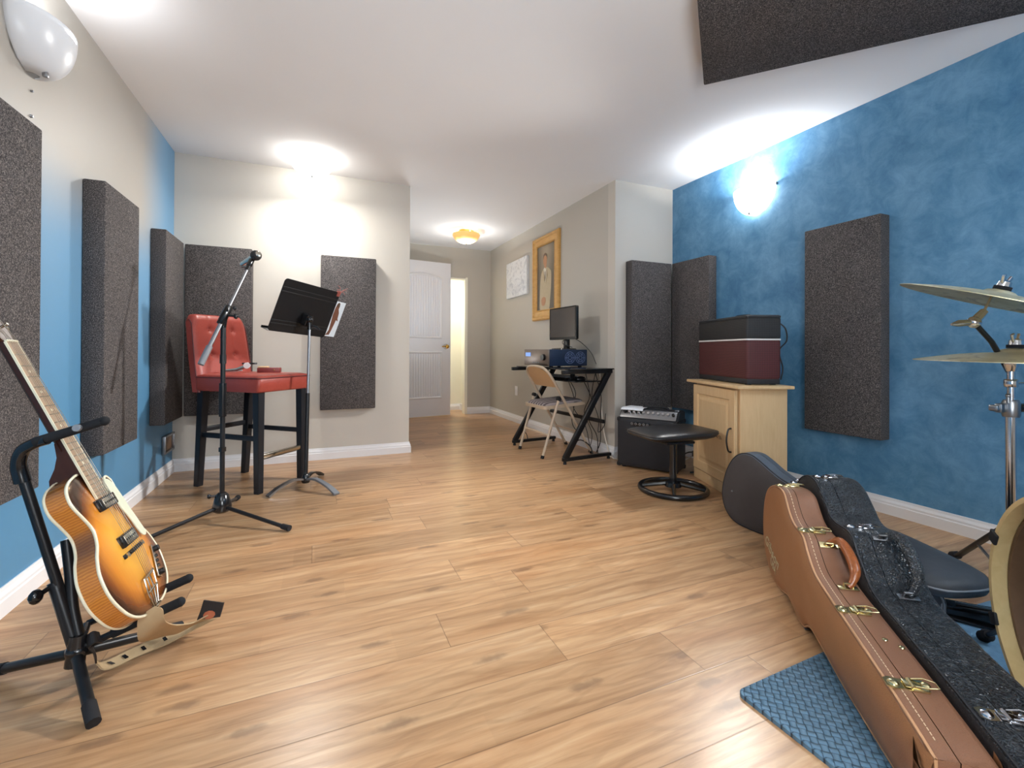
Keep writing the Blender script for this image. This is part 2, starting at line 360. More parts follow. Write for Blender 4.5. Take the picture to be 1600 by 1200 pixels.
# ------------------------------------------------------------------ mesh building
class MB:
    def __init__(s): s.bm = bmesh.new()
    def _x(s, vs, mat):
        if mat is not None: bmesh.ops.transform(s.bm, matrix=mat, verts=vs)
        return vs
    def box(s, c, d, rz=0, bev=0, seg=2, mat=None, rot=None):
        r = bmesh.ops.create_cube(s.bm, size=1)['verts']
        bmesh.ops.scale(s.bm, vec=d, verts=r)
        if bev:
            es = list({e for v in r for e in v.link_edges})
            g = bmesh.ops.bevel(s.bm, geom=es, offset=bev, segments=seg, affect='EDGES', profile=.5)
            r = list({v for f in g['faces'] for v in f.verts} | {v for v in r if v.is_valid})
            fs = set()
            for v in r:
                for f in v.link_faces: fs.add(f)
            r = list({v for f in fs for v in f.verts})
        m = Matrix.Translation(c) @ (rot if rot is not None else Matrix.Rotation(rz, 4, 'Z'))
        bmesh.ops.transform(s.bm, matrix=m, verts=r)
        return s._x(r, mat)
    def hexa(s, bot, top, bev=0):
        vs = [s.bm.verts.new(p) for p in list(bot) + list(top)]
        n = len(bot)
        fs = [s.bm.faces.new(vs[:n][::-1]), s.bm.faces.new(vs[n:])]
        for i in range(n): fs.append(s.bm.faces.new((vs[i], vs[(i + 1) % n], vs[n + (i + 1) % n], vs[n + i])))
        if bev:
            es = list({e for f in fs for e in f.edges})
            bmesh.ops.bevel(s.bm, geom=es, offset=bev, segments=2, affect='EDGES')
    def tube(s, pts, r, n=10, caps=True, closed=False):
        pts = [Vector(p) for p in pts]; N = len(pts)
        rr = r if isinstance(r, (list, tuple)) else [r] * N
        rings = []; up = None
        for i, p in enumerate(pts):
            if closed: t = (pts[(i + 1) % N] - pts[i - 1]).normalized()
            else: t = (pts[min(i + 1, N - 1)] - pts[max(i - 1, 0)]).normalized()
            if up is None:
                up = Vector((0, 0, 1)) if abs(t.z) < .9 else Vector((1, 0, 0))
            a = (up - t * up.dot(t)); a = a.normalized() if a.length > 1e-6 else t.orthogonal().normalized()
            b = t.cross(a); up = a
            rings.append([s.bm.verts.new(p + (a * cos(2 * pi * k / n) + b * sin(2 * pi * k / n)) * rr[i]) for k in range(n)])
        for i in range(N if closed else N - 1):
            A, B = rings[i], rings[(i + 1) % N]
            for k in range(n): s.bm.faces.new((A[k], A[(k + 1) % n], B[(k + 1) % n], B[k]))
        if caps and not closed:
            s.bm.faces.new(rings[0][::-1]); s.bm.faces.new(rings[-1])
        return [v for R_ in rings for v in R_]
    def cyl(s, p0, p1, r0, r1=None, n=16):
        return s.tube([p0, p1], [r0, r0 if r1 is None else r1], n)
    def lathe(s, prof, n=32, a0=0, a1=2 * pi, mat=None, caps=False):
        full = abs(a1 - a0 - 2 * pi) < 1e-6; rings = []; allv = []
        K = n if full else n + 1
        for (r, z) in prof:
            if r < 1e-6:
                v = s.bm.verts.new((0, 0, z)); rings.append([v] * K); allv.append(v)
            else:
                R_ = [s.bm.verts.new((r * cos(a0 + (a1 - a0) * k / n), r * sin(a0 + (a1 - a0) * k / n), z)) for k in range(K)]
                rings.append(R_); allv += R_
        for A, B in zip(rings, rings[1:]):
            for k in range(n):
                q = [A[k], A[(k + 1) % K], B[(k + 1) % K], B[k]]
                u = []
                for v in q:
                    if v not in u: u.append(v)
                if len(u) > 2: s.bm.faces.new(u)
        return s._x(allv, mat)
    def sphere(s, c, r, n=16, sc=(1, 1, 1)):
        v = bmesh.ops.create_uvsphere(s.bm, u_segments=n, v_segments=max(6, n // 2), radius=r)['verts']
        bmesh.ops.transform(s.bm, matrix=Matrix.Translation(c) @ Matrix.Diagonal((*sc, 1)), verts=v); return v
    def loops(s, loops, close_first=True, close_last=True):
        """stack of closed loops of equal length"""
        L = [[s.bm.verts.new(p) for p in lp] for lp in loops]; n = len(L[0])
        for A, B in zip(L, L[1:]):
            for k in range(n): s.bm.faces.new((A[k], A[(k + 1) % n], B[(k + 1) % n], B[k]))
        if close_first: s.bm.faces.new(L[0][::-1])
        if close_last: s.bm.faces.new(L[-1])
    def poly(s, pts, th, nrm):
        n = Vector(nrm) * th; a = [Vector(p) for p in pts]
        s.loops([a, [p + n for p in a]])
    def ribbon(s, pts, wid, th):
        """strip along pts with width vectors wid (each a Vector: half width)"""
        P = [Vector(p) for p in pts]; loops = []
        for i, p in enumerate(P):
            t = (P[min(i + 1, len(P) - 1)] - P[max(i - 1, 0)]).normalized(); w = Vector(wid[i]); n = t.cross(w).normalized() * th
            loops.append([p - w - n, p + w - n, p + w + n, p - w + n])
        s.loops(loops)
    def done(s, name, mat, parent=None, ang=35, smooth=True, mats=None):
        bmesh.ops.recalc_face_normals(s.bm, faces=s.bm.faces)
        me = bpy.data.meshes.new(name); s.bm.to_mesh(me); s.bm.free()
        for m in (mats or [mat]): me.materials.append(m)
        if smooth:
            me.shade_smooth(); me.set_sharp_from_angle(angle=radians(ang))
        o = bpy.data.objects.new(name, me); COL.objects.link(o)
        if parent: o.parent = parent
        return o

def tag(o, label, cat, group=None, kind=None):
    if label: o['label'] = label
    if cat: o['category'] = cat
    if group: o['group'] = group
    if kind: o['kind'] = kind
    return o
def thing(name, label, cat, loc=(0, 0, 0), rz=0, group=None, mat=None):
    o = bpy.data.objects.new(name, None); COL.objects.link(o); o.empty_display_size = .05
    if mat is not None: o.matrix_world = mat
    else: o.location = loc; o.rotation_euler = (0, 0, rz)
    return tag(o, label, cat, group)
def struct(name, mb, mat, smooth=False, parent=None):
    o = mb.done(name, mat, parent, smooth=smooth); o['kind'] = 'structure'; return o
def spline(pts, n=8, closed=False):
    P = [Vector(p) for p in pts]; N = len(P); out = []
    rng = range(N) if closed else range(N - 1)
    for i in rng:
        p1, p2 = P[i], P[(i + 1) % N]
        p0 = P[i - 1] if (closed or i > 0) else p1 * 2 - p2
        p3 = P[(i + 2) % N] if (closed or i + 2 < N) else p2 * 2 - p1
        for k in range(n):
            t = k / n
            out.append(.5 * ((2 * p1) + (p2 - p0) * t + (2 * p0 - 5 * p1 + 4 * p2 - p3) * t * t + (3 * p1 - p0 - 3 * p2 + p3) * t ** 3))
    if not closed: out.append(P[-1])
    return out

# ------------------------------------------------------------------ camera (level 16 mm lens, slight lens shift)
def R3(yaw, pitch, roll):
    F = Vector((sin(yaw) * cos(pitch), cos(yaw) * cos(pitch), sin(pitch))); R = Vector((cos(yaw), -sin(yaw), 0)); U = R.cross(F)
    R2 = R * cos(roll) + U * sin(roll); U2 = -R * sin(roll) + U * cos(roll)
    return Matrix((R2, U2, -F)).transposed()
cd = bpy.data.cameras.new('camera'); cam = bpy.data.objects.new('camera', cd); COL.objects.link(cam)
cd.sensor_width = 36; cd.lens = 16.0; cd.shift_y = -55.2 / 1600; cd.clip_start = .02
cam.matrix_world = Matrix.Translation((0, 0, .87)) @ R3(radians(23.134), radians(.295), radians(.255)).to_4x4()
scene.camera = cam

# ------------------------------------------------------------------ room shell
XL, XR, YB, YF, XE, XH, YS, H = -.947, 2.841, 3.93, 6.025, .723, 2.24, 3.097, 2.28
def wallbox(x0, x1, y0, y1, z0=0, z1=H, mb=None):
    mb = mb or MB(); mb.box(((x0 + x1) / 2, (y0 + y1) / 2, (z0 + z1) / 2), (x1 - x0, y1 - y0, z1 - z0)); return mb
struct('floor', wallbox(-1.05, 2.95, -1.8, 7.0, -.1, 0), M['floor'])
struct('ceiling', wallbox(-1.05, 2.95, -1.8, 7.0, H, H + .1), M['ceil'])
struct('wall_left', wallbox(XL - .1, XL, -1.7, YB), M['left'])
struct('wall_back', wallbox(XL - .1, XE, YB, YB + .12), M['greige'])
struct('wall_hall_left', wallbox(XE - .12, XE, YB + .12, YF), M['hall'])
mb = MB(); wallbox(XE - .12, 1.02, YF, YF + .1, mb=mb); wallbox(1.875, XH, YF, YF + .1, mb=mb); wallbox(1.02, 1.875, YF, YF + .1, 1.868, H, mb=mb)
struct('wall_far', mb, M['hall'])
struct('wall_hall_right', wallbox(XH, XH + .1, YS + .1, YF + .1), M['hall'])
struct('wall_corner', wallbox(XH, XR + .1, YS, YS + .1), M['greige'])
struct('wall_right', wallbox(XR, XR + .1, -1.7, YS), M['blue'])
struct('wall_front', wallbox(XL - .1, XR + .1, -1.8, -1.7), M['greige'])
mb = MB(); wallbox(.92, 1.02, YF + .1, 6.6, mb=mb); wallbox(1.96, 2.06, YF + .1, 6.6, mb=mb); wallbox(.92, 2.06, 6.5, 6.6, mb=mb)
struct('wall_closet', mb, M['cream'])
# trim round the opening
mb = MB(); wallbox(1.862, 1.8745, YF - .012, YF + .1, 0, 1.8675, mb=mb); wallbox(1.8745, 1.9, YF - .012, YF, 0, 1.88, mb=mb); wallbox(1.0, 1.8615, YF - .012, YF + .1, 1.845, 1.8675, mb=mb)
struct('trim_1', mb, M['cream'])
# baseboards: moulded profile swept along each wall
BP = [(0, 0), (.016, 0), (.016, .052), (.0125, .056), (.0125, .066), (.007, .078), (.005, .09), (0, .09)]
def baseboard(name, p0, p1, nrm, m0=0, m1=0):
    p0 = Vector((*p0, 0)); p1 = Vector((*p1, 0)); n = Vector((*nrm, 0)); t = (p1 - p0).normalized(); mb = MB()
    mb.loops([[p0 + n * (a + .0005) - t * (a * m0) + Vector((0, 0, z)) for a, z in BP], [p1 + n * (a + .0005) + t * (a * m1) + Vector((0, 0, z)) for a, z in BP]])
    struct(name, mb, M['trim'])
baseboard('baseboard_left', (XL, -1.7), (XL, YB - .001), (1, 0), 0, -1)
baseboard('baseboard_back', (XL, YB), (XE, YB), (0, -1), -1, 1)
baseboard('baseboard_hall_left', (XE, YB), (XE, YF), (1, 0), 1, -1)
baseboard('baseboard_far', (1.9, YF), (XH, YF), (0, -1), 0, -1)
baseboard('baseboard_hall', (XH, YS), (XH, YF), (-1, 0), 1, -1)
baseboard('baseboard_corner', (XH, YS), (XR, YS), (0, -1), 1, -1)
baseboard('baseboard_right', (XR, -1.7), (XR, YS), (-1, 0), 0, -1)
baseboard('baseboard_closet', (1.02, 6.5), (1.96, 6.5), (0, -1), 0, 0)
mb = MB(); mb.box((1.948, 6.31, .045), (.022, .36, .09)); struct('baseboard_closet_side', mb, M['trim'])

# hall door, swung open almost flat to the far wall
dl = sqrt((1.645 - .845) ** 2 + (5.95 - 5.835) ** 2)
door = thing('door_1', 'white two-panel beadboard door standing open in the hall', 'door', (.845, 5.835, 0), atan2(5.95 - 5.835, 1.645 - .845))
door['kind'] = 'structure'
Wd, Hd = dl, 2.03
mb = MB(); mb.box((Wd / 2, .02, .01 + Hd / 2), (Wd, .034, Hd), bev=.002)
mb.done('door_leaf', M['doorw'], door)
def door_panel(z0, z1, arch):
    x0, x1 = .125, Wd - .125; top = []
    for k in range(13):
        f = k / 12; top.append((x0 + (x1 - x0) * f, z1 + (arch * (1 - (2 * f - 1) ** 2))))
    loop = [(x0, z0), (x1, z0)] + top[::-1]
    cx, cz = (x0 + x1) / 2, (z0 + z1) / 2
    def off(d): return [(x + (d if x < cx - .01 else -d if x > cx + .01 else 0), z + (d if z < cz else -d)) for x, z in loop]
    mb = MB(); L = []
    for d, y in ((0, .003), (.003, -.010), (.012, -.018), (.022, -.010), (.030, .0028)):
        L.append([(x, y, z) for x, z in off(d)])
    mb.loops(L, False, False)
    mb.done('panel_molding', M['trim'], door)
    mb = MB(); n = 15; a, b = x0 + .028, x1 - .028
    for k in range(n):
        xa = a + (b - a) * k / n; f = (xa + (b - a) / n / 2 - x0) / (x1 - x0)
        zt = z1 + arch * (1 - (2 * f - 1) ** 2) - .03
        mb.box((xa + (b - a) / n / 2, .0005, (z0 + .028 + zt) / 2), ((b - a) / n - .003, .011, zt - z0 - .028), bev=.005, seg=2)
    mb.done('beadboard_panel', M['doorw'], door)
door_panel(1.03, 1.835, .05); door_panel(.24, .86, 0)
kb = thing('door_knob', None, None); kb.parent = door; kb.location = (Wd - .07, 0, .925)
mb = MB(); mb.lathe([(0, -.004), (.028, -.004), (.033, 0), (.033, .004)], 20, mat=Matrix.Rotation(radians(90), 4, 'X')); mb.done('rosette', M['brass'], kb)
mb = MB(); mb.cyl((0, 0, 0), (0, -.035, 0), .011); mb.sphere((0, -.05, 0), .026, 16, (1, .8, 1)); mb.tube([(0, -.05, 0), (-.03, -.052, .003), (-.075, -.05, 0)], [.011, .009, .006]); mb.done('lever', M['brass'], kb)

# ------------------------------------------------------------------ acoustic panels
def panel(label, c, d, rot=None, rz=0):
    mb = MB(); mb.box((0, 0, 0), d, bev=.006, seg=2)
    o = mb.done('acoustic_panel', M['foam']); o.location = c; o.rotation_euler = (0, 0, rz)
    return tag(o, label, 'acoustic panel', 'charcoal acoustic foam panels')
PW, PH, PT, PZ = .416, 1.215, .08, 1.008
panel('charcoal acoustic panel at the left edge of the photo, on the left wall', (XL + PT / 2 + .001, 2.054 - PW / 2, PZ), (PT, PW, PH))
panel('tall charcoal acoustic panel on the left wall behind the guitar neck', (XL + PT / 2 + .001, 2.555 + PW / 2, PZ), (PT, PW, PH))
panel('charcoal acoustic panel on the left wall butting the corner behind the red stool', (XL + PT / 2 + .001, 3.435 + .4 / 2, PZ), (PT, .4, PH))
panel('charcoal acoustic panel on the greige wall right behind the red stool back', (-.8645 + .415 / 2, YB - PT / 2 - .001, PZ), (.415, PT, PH))
panel('charcoal acoustic panel on the greige wall behind the music stand', (.02 + PW / 2, YB - PT / 2 - .001, PZ), (PW, PT, PH))
panel('charcoal acoustic panel on the narrow corner wall behind the small combo amplifier', (2.344 + PW / 2, YS - PT / 2 - .001, PZ), (PW, PT, PH))
panel('charcoal acoustic panel in the right-hand corner, on the blue wall behind the burgundy amplifier', (XR - PT / 2 - .001, 2.618 + .398 / 2, PZ), (PT, .398, PH))
panel('charcoal acoustic panel alone on the blue wall under the lit sconce, beside the cymbals', (XR - PT / 2 - .001, 1.457 + PW / 2, PZ), (PT, PW, PH))
a = atan2(-.745, .667)
c0 = Vector((1.765, 1.71, 0)) + Vector((.667, -.745, 0)) * PH / 2 + Vector((-.743, -.669, 0)) * .61 / 2
panel('charcoal acoustic panel fixed flat to the ceiling', (c0.x, c0.y, H - .041), (PH, .61, PT), rz=a)

# ------------------------------------------------------------------ lamps
def half_sconce(label, loc, rz, glass, bulb):
    # local: +y out of the wall, x along the wall
    t = thing('wall_sconce', label, 'wall lamp', loc, rz, 'half-bowl wall sconces')
    mb = MB(); W, D, Hh = .158, .120, .180; n = 24; rows = []
    for i in range(11):
        f = i / 10; zz = -Hh * f; k = sqrt(max(0, 1 - (f * .985) ** 2.1))
        rows.append([(-W * k * cos(pi * j / n), max(.004, D * k ** .8 * sin(pi * j / n)) + .0, zz) for j in range(n + 1)])
    V_ = [[mb.bm.verts.new(p) for p in r] for r in rows]
    for A, B in zip(V_, V_[1:]):
        for j in range(n): mb.bm.faces.new((A[j], A[j + 1], B[j + 1], B[j]))
    o = mb.done('glass_shade', glass, t)
    sm = o.modifiers.new('thick', 'SOLIDIFY'); sm.thickness = .004
    mb = MB(); mb.box((0, .004, -.08), (.2, .006, .12), bev=.002); mb.done('backplate', M['steel'], t)
    for x, y, z in ((-W, .006, -.012), (W, .006, -.012), (.012, .05, -Hh + .006)):
        mb = MB(); mb.box((x, y, z), (.014, .016, .02), bev=.003); mb.done('clip', M['steel'], t)
    mb = MB(); mb.sphere((0, .05, -.045), .028, 12); mb.done('bulb', bulb, t)
    return t
half_sconce('lit half-bowl glass sconce glowing on the blue wall', (XR - .001, 2.275, 2.020), radians(90), M['glass_sconce'], M['bulb'])
half_sconce('unlit white half-bowl glass sconce on the left wall', (XL + .001, 2.15, 2.020), radians(-90), M['glass_dim'], M['glass_dim'])
def bowl_light(label, loc, R, D, glass, tip=None, bulb=None, ring=None, gap=.012):
    t = thing('ceiling_light', label, 'ceiling light', loc)
    mb = MB(); mb.lathe([(0, 0), (R * .55, 0), (R * .55, -gap - .014), (R * .5, -gap - .018), (0, -gap - .018)], 32); mb.done('canopy', ring or M['white'], t)
    prof = [(R * cos(a_), -gap - .012 - D * sin(a_)) for a_ in [radians(x) for x in range(0, 91, 6)]]
    prof[-1] = (0, prof[-1][1])
    if tip:
        mb = MB(); mb.lathe([(R * .97, -gap - .006)] + prof[:13], 40); mb.done('glass_bowl', glass, t)
        mb = MB(); mb.lathe(prof[12:], 40); mb.done('bowl_tip', tip, t)
    else:
        mb = MB(); mb.lathe([(R * .97, -gap - .006)] + prof, 40); mb.done('glass_bowl', glass, t)
    if bulb:
        for k in range(3):
            mb = MB(); mb.sphere((R * .72 * cos(k * 2.094 + .6), R * .72 * sin(k * 2.094 + .6), -gap - .012), .018, 10); mb.done('bulb', bulb, t)
    mb = MB(); mb.sphere((0, 0, -gap - .012 - D - .004), .009, 10); mb.done('finial', ring or M['steel'], t)
    return t
bowl_light('brightly glowing white bowl light on the ceiling by the greige wall', (-.045, 3.625, H - .0005), .150, .112, M['glass_lit'])
bowl_light('amber glass bowl light on the hall ceiling', (1.6, 5.13, H - .0005), .16, .105, M['glass_amber'], M['glass_amber_low'], M['bulb_small'], M['brass'], .03)

def area(name, loc, rot, size, power, col=(1, .96, .9)):
    l = bpy.data.lights.new(name, 'AREA'); l.shape = 'DISK'; l.size = size; l.energy = power; l.color = col
    o = bpy.data.objects.new(name, l); COL.objects.link(o); o.location = loc; o.rotation_euler = rot; return o
# unseen fill lights added behind the camera, and the lamp in the closet
area('fill_uplight', (-.55, -.7, 1.95), (pi, 0, 0), .5, 44, (.90, .955, 1))
area('fill_uplight', (2.45, -.7, 1.95), (pi, 0, 0), .5, 40, (.90, .955, 1))
def aimed(name, loc, to, size, power, col, spread=180):
    o = area(name, loc, (0, 0, 0), size, power, col); o.data.spread = radians(spread)
    o.rotation_euler = (Vector(to) - Vector(loc)).to_track_quat('-Z', 'Y').to_euler(); return o
aimed('sconce_lamp', (2.69, 2.275, 1.91), (-.9, 2.2, .3), .2, 25, (1, .975, .94), 84)
aimed('bowl_lamp', (-.045, 3.60, 2.135), (.1, 3.1, 0), .2, 17, (1, .97, .92))
# unseen fill light added to brighten the ceiling, as a bounced flash would
fl_ = bpy.data.lights.new('ceiling_fill', 'AREA'); fl_.shape = 'DISK'; fl_.size = .9; fl_.energy = 34; fl_.color = (.90, .955, 1); fl_.spread = radians(170)
fo_ = bpy.data.objects.new('ceiling_fill', fl_); COL.objects.link(fo_); fo_.location = (.3, -.6, 1.0)
fo_.rotation_euler = (Vector((1.05, 2.6, 2.28)) - fo_.location).to_track_quat('-Z', 'Y').to_euler()
area('sconce_or_fill_uplight', (-.85, 2.15, 2.0), (pi, 0, 0), .08, 2.5, (.95, .97, 1))  # added fill, brightens the ceiling from inside the unlit sconce
area('sconce_or_fill_uplight', (2.755, 2.275, 2.0), (pi, 0, 0), .08, 13, (.97, .98, 1))
area('hall_lamp_or_fill_uplight', (1.6, 5.13, 2.13), (pi, 0, 0), .2, 9, (1, .97, .92))
area('hall_lamp_or_fill_uplight', (1.05, 4.75, .7), (pi, 0, 0), .4, 10, (.93, .965, 1))  # unseen fill added in mid-air to brighten the hall ceiling
area('closet_lamp', (1.5, 6.3, H - .06), (0, 0, 0), .3, 18, (1, .97, .88))

# ------------------------------------------------------------------ small wall fittings
def wall_plate(name, label, cat, c, n, w, h_, mat=None, slots=True):
    # plate on a wall with outward normal n (x only)
    t = thing(name, label, cat, (c[0], c[1], c[2]), radians(90) if n[0] < 0 else radians(-90))
    mb = MB(); mb.box((0, .004, 0), (w, .006, h_), bev=.002); mb.done('cover_plate', M['white'], t)
    for z in (-.019, .019):
        mb = MB(); mb.box((0, .0075, z), (.03, .003, .026), bev=.001); mb.done('socket_face', M['trim'], t)
    return t
wall_plate('wall_outlet', 'white outlet plate low on the hall wall left of the computer desk', 'outlet', (XH, 5.095, .385), (-1, 0), .075, .115)
wall_plate('wall_outlet', 'white outlet plate on the blue wall half hidden by the guitar neck', 'outlet', (XL, 2.41, .37), (1, 0), .1, .13)
t = thing('electrical_box', 'open metal electrical box low in the corner under the acoustic panel', 'outlet', (XL, 3.79, .23), radians(-90))
mb = MB()
for x, z, w, h_ in ((-.1, 0, .012, .12), (.1, 0, .012, .12), (0, .054, .2, .012), (0, -.054, .2, .012)): mb.box((x, .012, z), (w, .022, h_), bev=.001)
mb.done('box_rim', M['steel'], t)
mb = MB(); mb.box((0, .004, 0), (.19, .006, .1)); mb.done('box_back', M['shell'], t)
for z, lb in ((1.79, 'tiny screw left in the left-hand wall, upper of two'), (1.70, 'tiny screw anchor left in the left-hand wall, lower of two')):
    mb = MB(); mb.cyl((XL + .0005, 2.165, z), (XL + .008, 2.165, z), .006 if z < 1.75 else .004, .004, 10)
    tag(mb.done('wall_screw', M['steel']), lb, 'screw')

# ------------------------------------------------------------------ red bar stool
st = thing('bar_stool', 'red leather tufted bar stool with dark square legs', 'bar stool', (-.397, 3.429, 0), atan2(-.656, .755))
mb = MB()
N_ = 14; loops = []
def rrect(x0, x1, y0, y1, r, z, n=5):
    out = []
    for cx, cy, a0 in ((x1 - r, y1 - r, 0), (x0 + r, y1 - r, 90), (x0 + r, y0 + r, 180), (x1 - r, y0 + r, 270)):
        for k in range(n + 1):
            a_ = radians(a0 + 90 * k / n); out.append((cx + r * cos(a_), cy + r * sin(a_), z))
    return out
mb.loops([rrect(-.23, .275, -.205, .205, .02, .612), rrect(-.235, .282, -.21, .21, .022, .62), rrect(-.235, .285, -.212, .212, .022, .695), rrect(-.23, .28, -.207, .207, .03, .708), rrect(-.21, .255, -.185, .185, .05, .717), rrect(-.1, .15, -.08, .08, .06, .722)])
seat = mb.done('seat', M['redleather'], st, 50)
mb = MB()
mb.tube([(p[0], p[1], .698) for p in rrect(-.232, .287, -.214, .214, .022, 0)], .004, 6, closed=True)
mb.done('seat_piping', M['piping'], seat)
# backrest: raked, tufted on its front face
def back_pt(u, v, side):   # u across -1..1, v up 0..1
    hw = .205 - .022 * max(0, v - .2) ** 2
    z = .600 + .500 * v; xb = -.232 - .085 * v
    front = xb + .036; tuft = 0
    for tu in (-.42, .42):
        for tv in (.47, .80):
            d2 = ((u - tu) * .21) ** 2 + ((v - tv) * .5) ** 2
            tuft += math.exp(-d2 / (2 * .014 ** 2)) * .013
    edge = (max(0, abs(u) - .82) / .18) ** 2 * .014 + (max(0, v - .92) / .08) ** 2 * .016
    crease = .003 * math.exp(-((abs(u) - .42) * .21 / .006) ** 2) * (1 if v > .47 else 0) + .003 * math.exp(-(((v - .47) * .5) / .005) ** 2) + .002 * math.exp(-(((v - .8) * .5) / .005) ** 2)
    zz = z - ((abs(u) > .8) * (abs(u) - .8) / .2) ** 2 * .035 * max(0, (v - .8) / .2)
    return Vector((front - tuft - edge - crease if side else xb - .036 + edge * .6, u * hw, zz))
mb = MB(); NU, NV = 42, 48
g = {}
for sd in (0, 1):
    for i in range(NU + 1):
        for j in range(NV + 1): g[sd, i, j] = mb.bm.verts.new(back_pt(-1 + 2 * i / NU, j / NV, sd))
for sd in (0, 1):
    for i in range(NU):
        for j in range(NV): mb.bm.faces.new((g[sd, i, j], g[sd, i + 1, j], g[sd, i + 1, j + 1], g[sd, i, j + 1]))
rim = [(i, 0) for i in range(NU)] + [(NU, j) for j in range(NV)] + [(i, NV) for i in range(NU, 0, -1)] + [(0, j) for j in range(NV, 0, -1)]
for k in range(len(rim)):
    A, B = rim[k], rim[(k + 1) % len(rim)]
    mb.bm.faces.new((g[0, A[0], A[1]], g[0, B[0], B[1]], g[1, B[0], B[1]], g[1, A[0], A[1]]))
bk = mb.done('backrest', M['redleather'], st, 50)
for u in (-1, 1):
    mb = MB(); mb.tube([back_pt(u, j / 12, 1) + Vector((.002, .001 * u, 0)) for j in range(13)], .0035, 6); mb.done('back_piping', M['piping'], bk)
for u in (-.42, .42):
    for v in (.47, .8):
        mb = MB(); p = back_pt(u, v, 1); mb.sphere((p.x + .002, p.y, p.z), .009, 10, (.5, 1, 1)); mb.done('button', M['redleather'], bk)
for x0, x1, y in ((-.205, -.245, -.172), (.243, .247, -.172), (-.205, -.245, .172), (.243, .247, .172)):
    mb = MB(); a_, b_ = .024, .019
    mb.hexa([(x1 - b_, y - b_, 0), (x1 + b_, y - b_, 0), (x1 + b_, y + b_, 0), (x1 - b_, y + b_, 0)], [(x0 - a_, y - a_, .62), (x0 + a_, y - a_, .62), (x0 + a_, y + a_, .62), (x0 - a_, y + a_, .62)], .002)
    mb.done('leg', M['espresso'], st)
for y in (-.172, .172):
    mb = MB(); mb.box((.01, y, .33), (.45, .022, .03), bev=.002); mb.done('stretcher', M['espresso'], st)
mb = MB(); mb.box((-.225, 0, .36), (.022, .33, .03), bev=.002); mb.done('stretcher', M['espresso'], st)
mb = MB(); mb.box((.246, 0, .215), (.022, .33, .03), bev=.002); fr = mb.done('stretcher', M['espresso'], st)
mb = MB(); mb.box((.2505, 0, .2195), (.026, .31, .028), bev=.004); mb.done('kick_plate', M['nickel'], fr)

rz = atan2(-.656, .755)
def stool_at(x, y, z): return (-.397 + .755 * x + .656 * y, 3.429 - .656 * x + .755 * y, z)
t = thing('small_box', 'small dark red box lying open on the red stool seat', 'box', stool_at(.10, .045, .7215), rz + radians(35))
mb = MB(); mb.box((0, 0, .0155), (.135, .06, .031), bev=.003); mb.done('box_body', M['redbox'], t)
mb = MB(); mb.box((-.035, .002, .036), (.06, .05, .010), bev=.003); mb.done('pale_block', M['palewood'], t)
mb = MB(); mb.sphere((.035, -.031, .016), .004, 8); mb.done('clasp', M['brass'], t)
t = thing('tuning_clamp', 'silver and white instrument clamp lying on the red stool seat beside the box', 'clamp', stool_at(-.05, -.03, .722), rz + radians(38))
mb = MB(); mb.tube([(-.11, 0, .012), (-.03, 0, .02), (.02, 0, .04)], [.006, .011, .013], 10); mb.done('jaw', M['nickel'], t)
mb = MB(); mb.tube([(-.10, .02, .007), (-.04, .012, .010), (0, .004, .016)], [.005, .007, .007], 8); mb.done('lower_jaw', M['white'], t)
mb = MB(); mb.cyl((.03, -.018, .045), (.03, .02, .047), .02, .018, 14); mb.done('white_knob', M['white'], t)
mb = MB(); mb.box((.062, 0, .058), (.05, .022, .012), bev=.003); mb.box((.01, 0, .058), (.02, .02, .012), bev=.003); mb.done('grip', M['blackgloss'], t)

# ------------------------------------------------------------------ microphone stand
ms = thing('microphone_stand', 'black tripod boom microphone stand in front of the red stool', 'microphone stand', (-.443, 2.715, 0))
mb = MB(); mb.lathe([(0, .045), (.03, .045), (.042, .055), (.044, .075), (.03, .13), (.018, .142), (0, .142)], 18); hub = mb.done('base_hub', M['blackgloss'], ms)
mb = MB(); mb.cyl((-.02, .0, .128), (-.05, -.005, .13), .005); mb.sphere((-.055, -.005, .13), .012, 10, (.8, .5, 1)); mb.done('locking_knob', M['blackgloss'], hub)
for ang, L in ((219.9, .43), (-41.2, .432), (86, .34)):
    d = Vector((cos(radians(ang)), sin(radians(ang)), 0))
    mb = MB(); mb.tube([d * .03 + Vector((0, 0, .07)), d * (L - .02) + Vector((0, 0, .016))], .0095, 10); lg = mb.done('leg', M['blackmetal'], ms)
    mb = MB(); mb.tube([d * (L - .045) + Vector((0, 0, .019)), d * L + Vector((0, 0, .0145))], [.0125, .0145], 12); mb.done('rubber_foot', M['rubber'], lg)
mb = MB(); mb.cyl((0, 0, .14), (0, 0, .80), .0115, n=14); mb.done('lower_tube', M['blackmetal'], ms)
mb = MB(); mb.cyl((-.0, 0, .53), (0, 0, .70), .017, n=14); mb.done('hand_grip', M['blackgloss'], ms)
mb = MB(); mb.cyl((0, 0, .80), (0, 0, .845), .0155, .0145, 14); mb.cyl((0, 0, .845), (0, 0, .99), .0125, n=14); mb.cyl((0, 0, .93), (0, 0, .934), .0145, n=14); mb.done('upper_tube', M['blackmetal'], ms)
mb = MB(); mb.lathe([(0, .352), (.017, .352), (.017, .372), (0, .372)], 12); mb.done('collar', M['blackgloss'], ms)
C_ = Vector((.018, -.010, 1.038)); tail = Vector((-.507 + .443, 2.609 - 2.715, .825)); tip = Vector((-.350 + .443, 2.79 - 2.715, 1.296))
mb = MB(); mb.tube([tail, tail + (tip - tail) * .5], .0095, 10); mb.done('boom_arm_lower', M['steel'], ms)
mb = MB(); mb.tube([tail + (tip - tail) * .40, tip], .0065, 10); mb.done('boom_arm', M['steel'], ms)
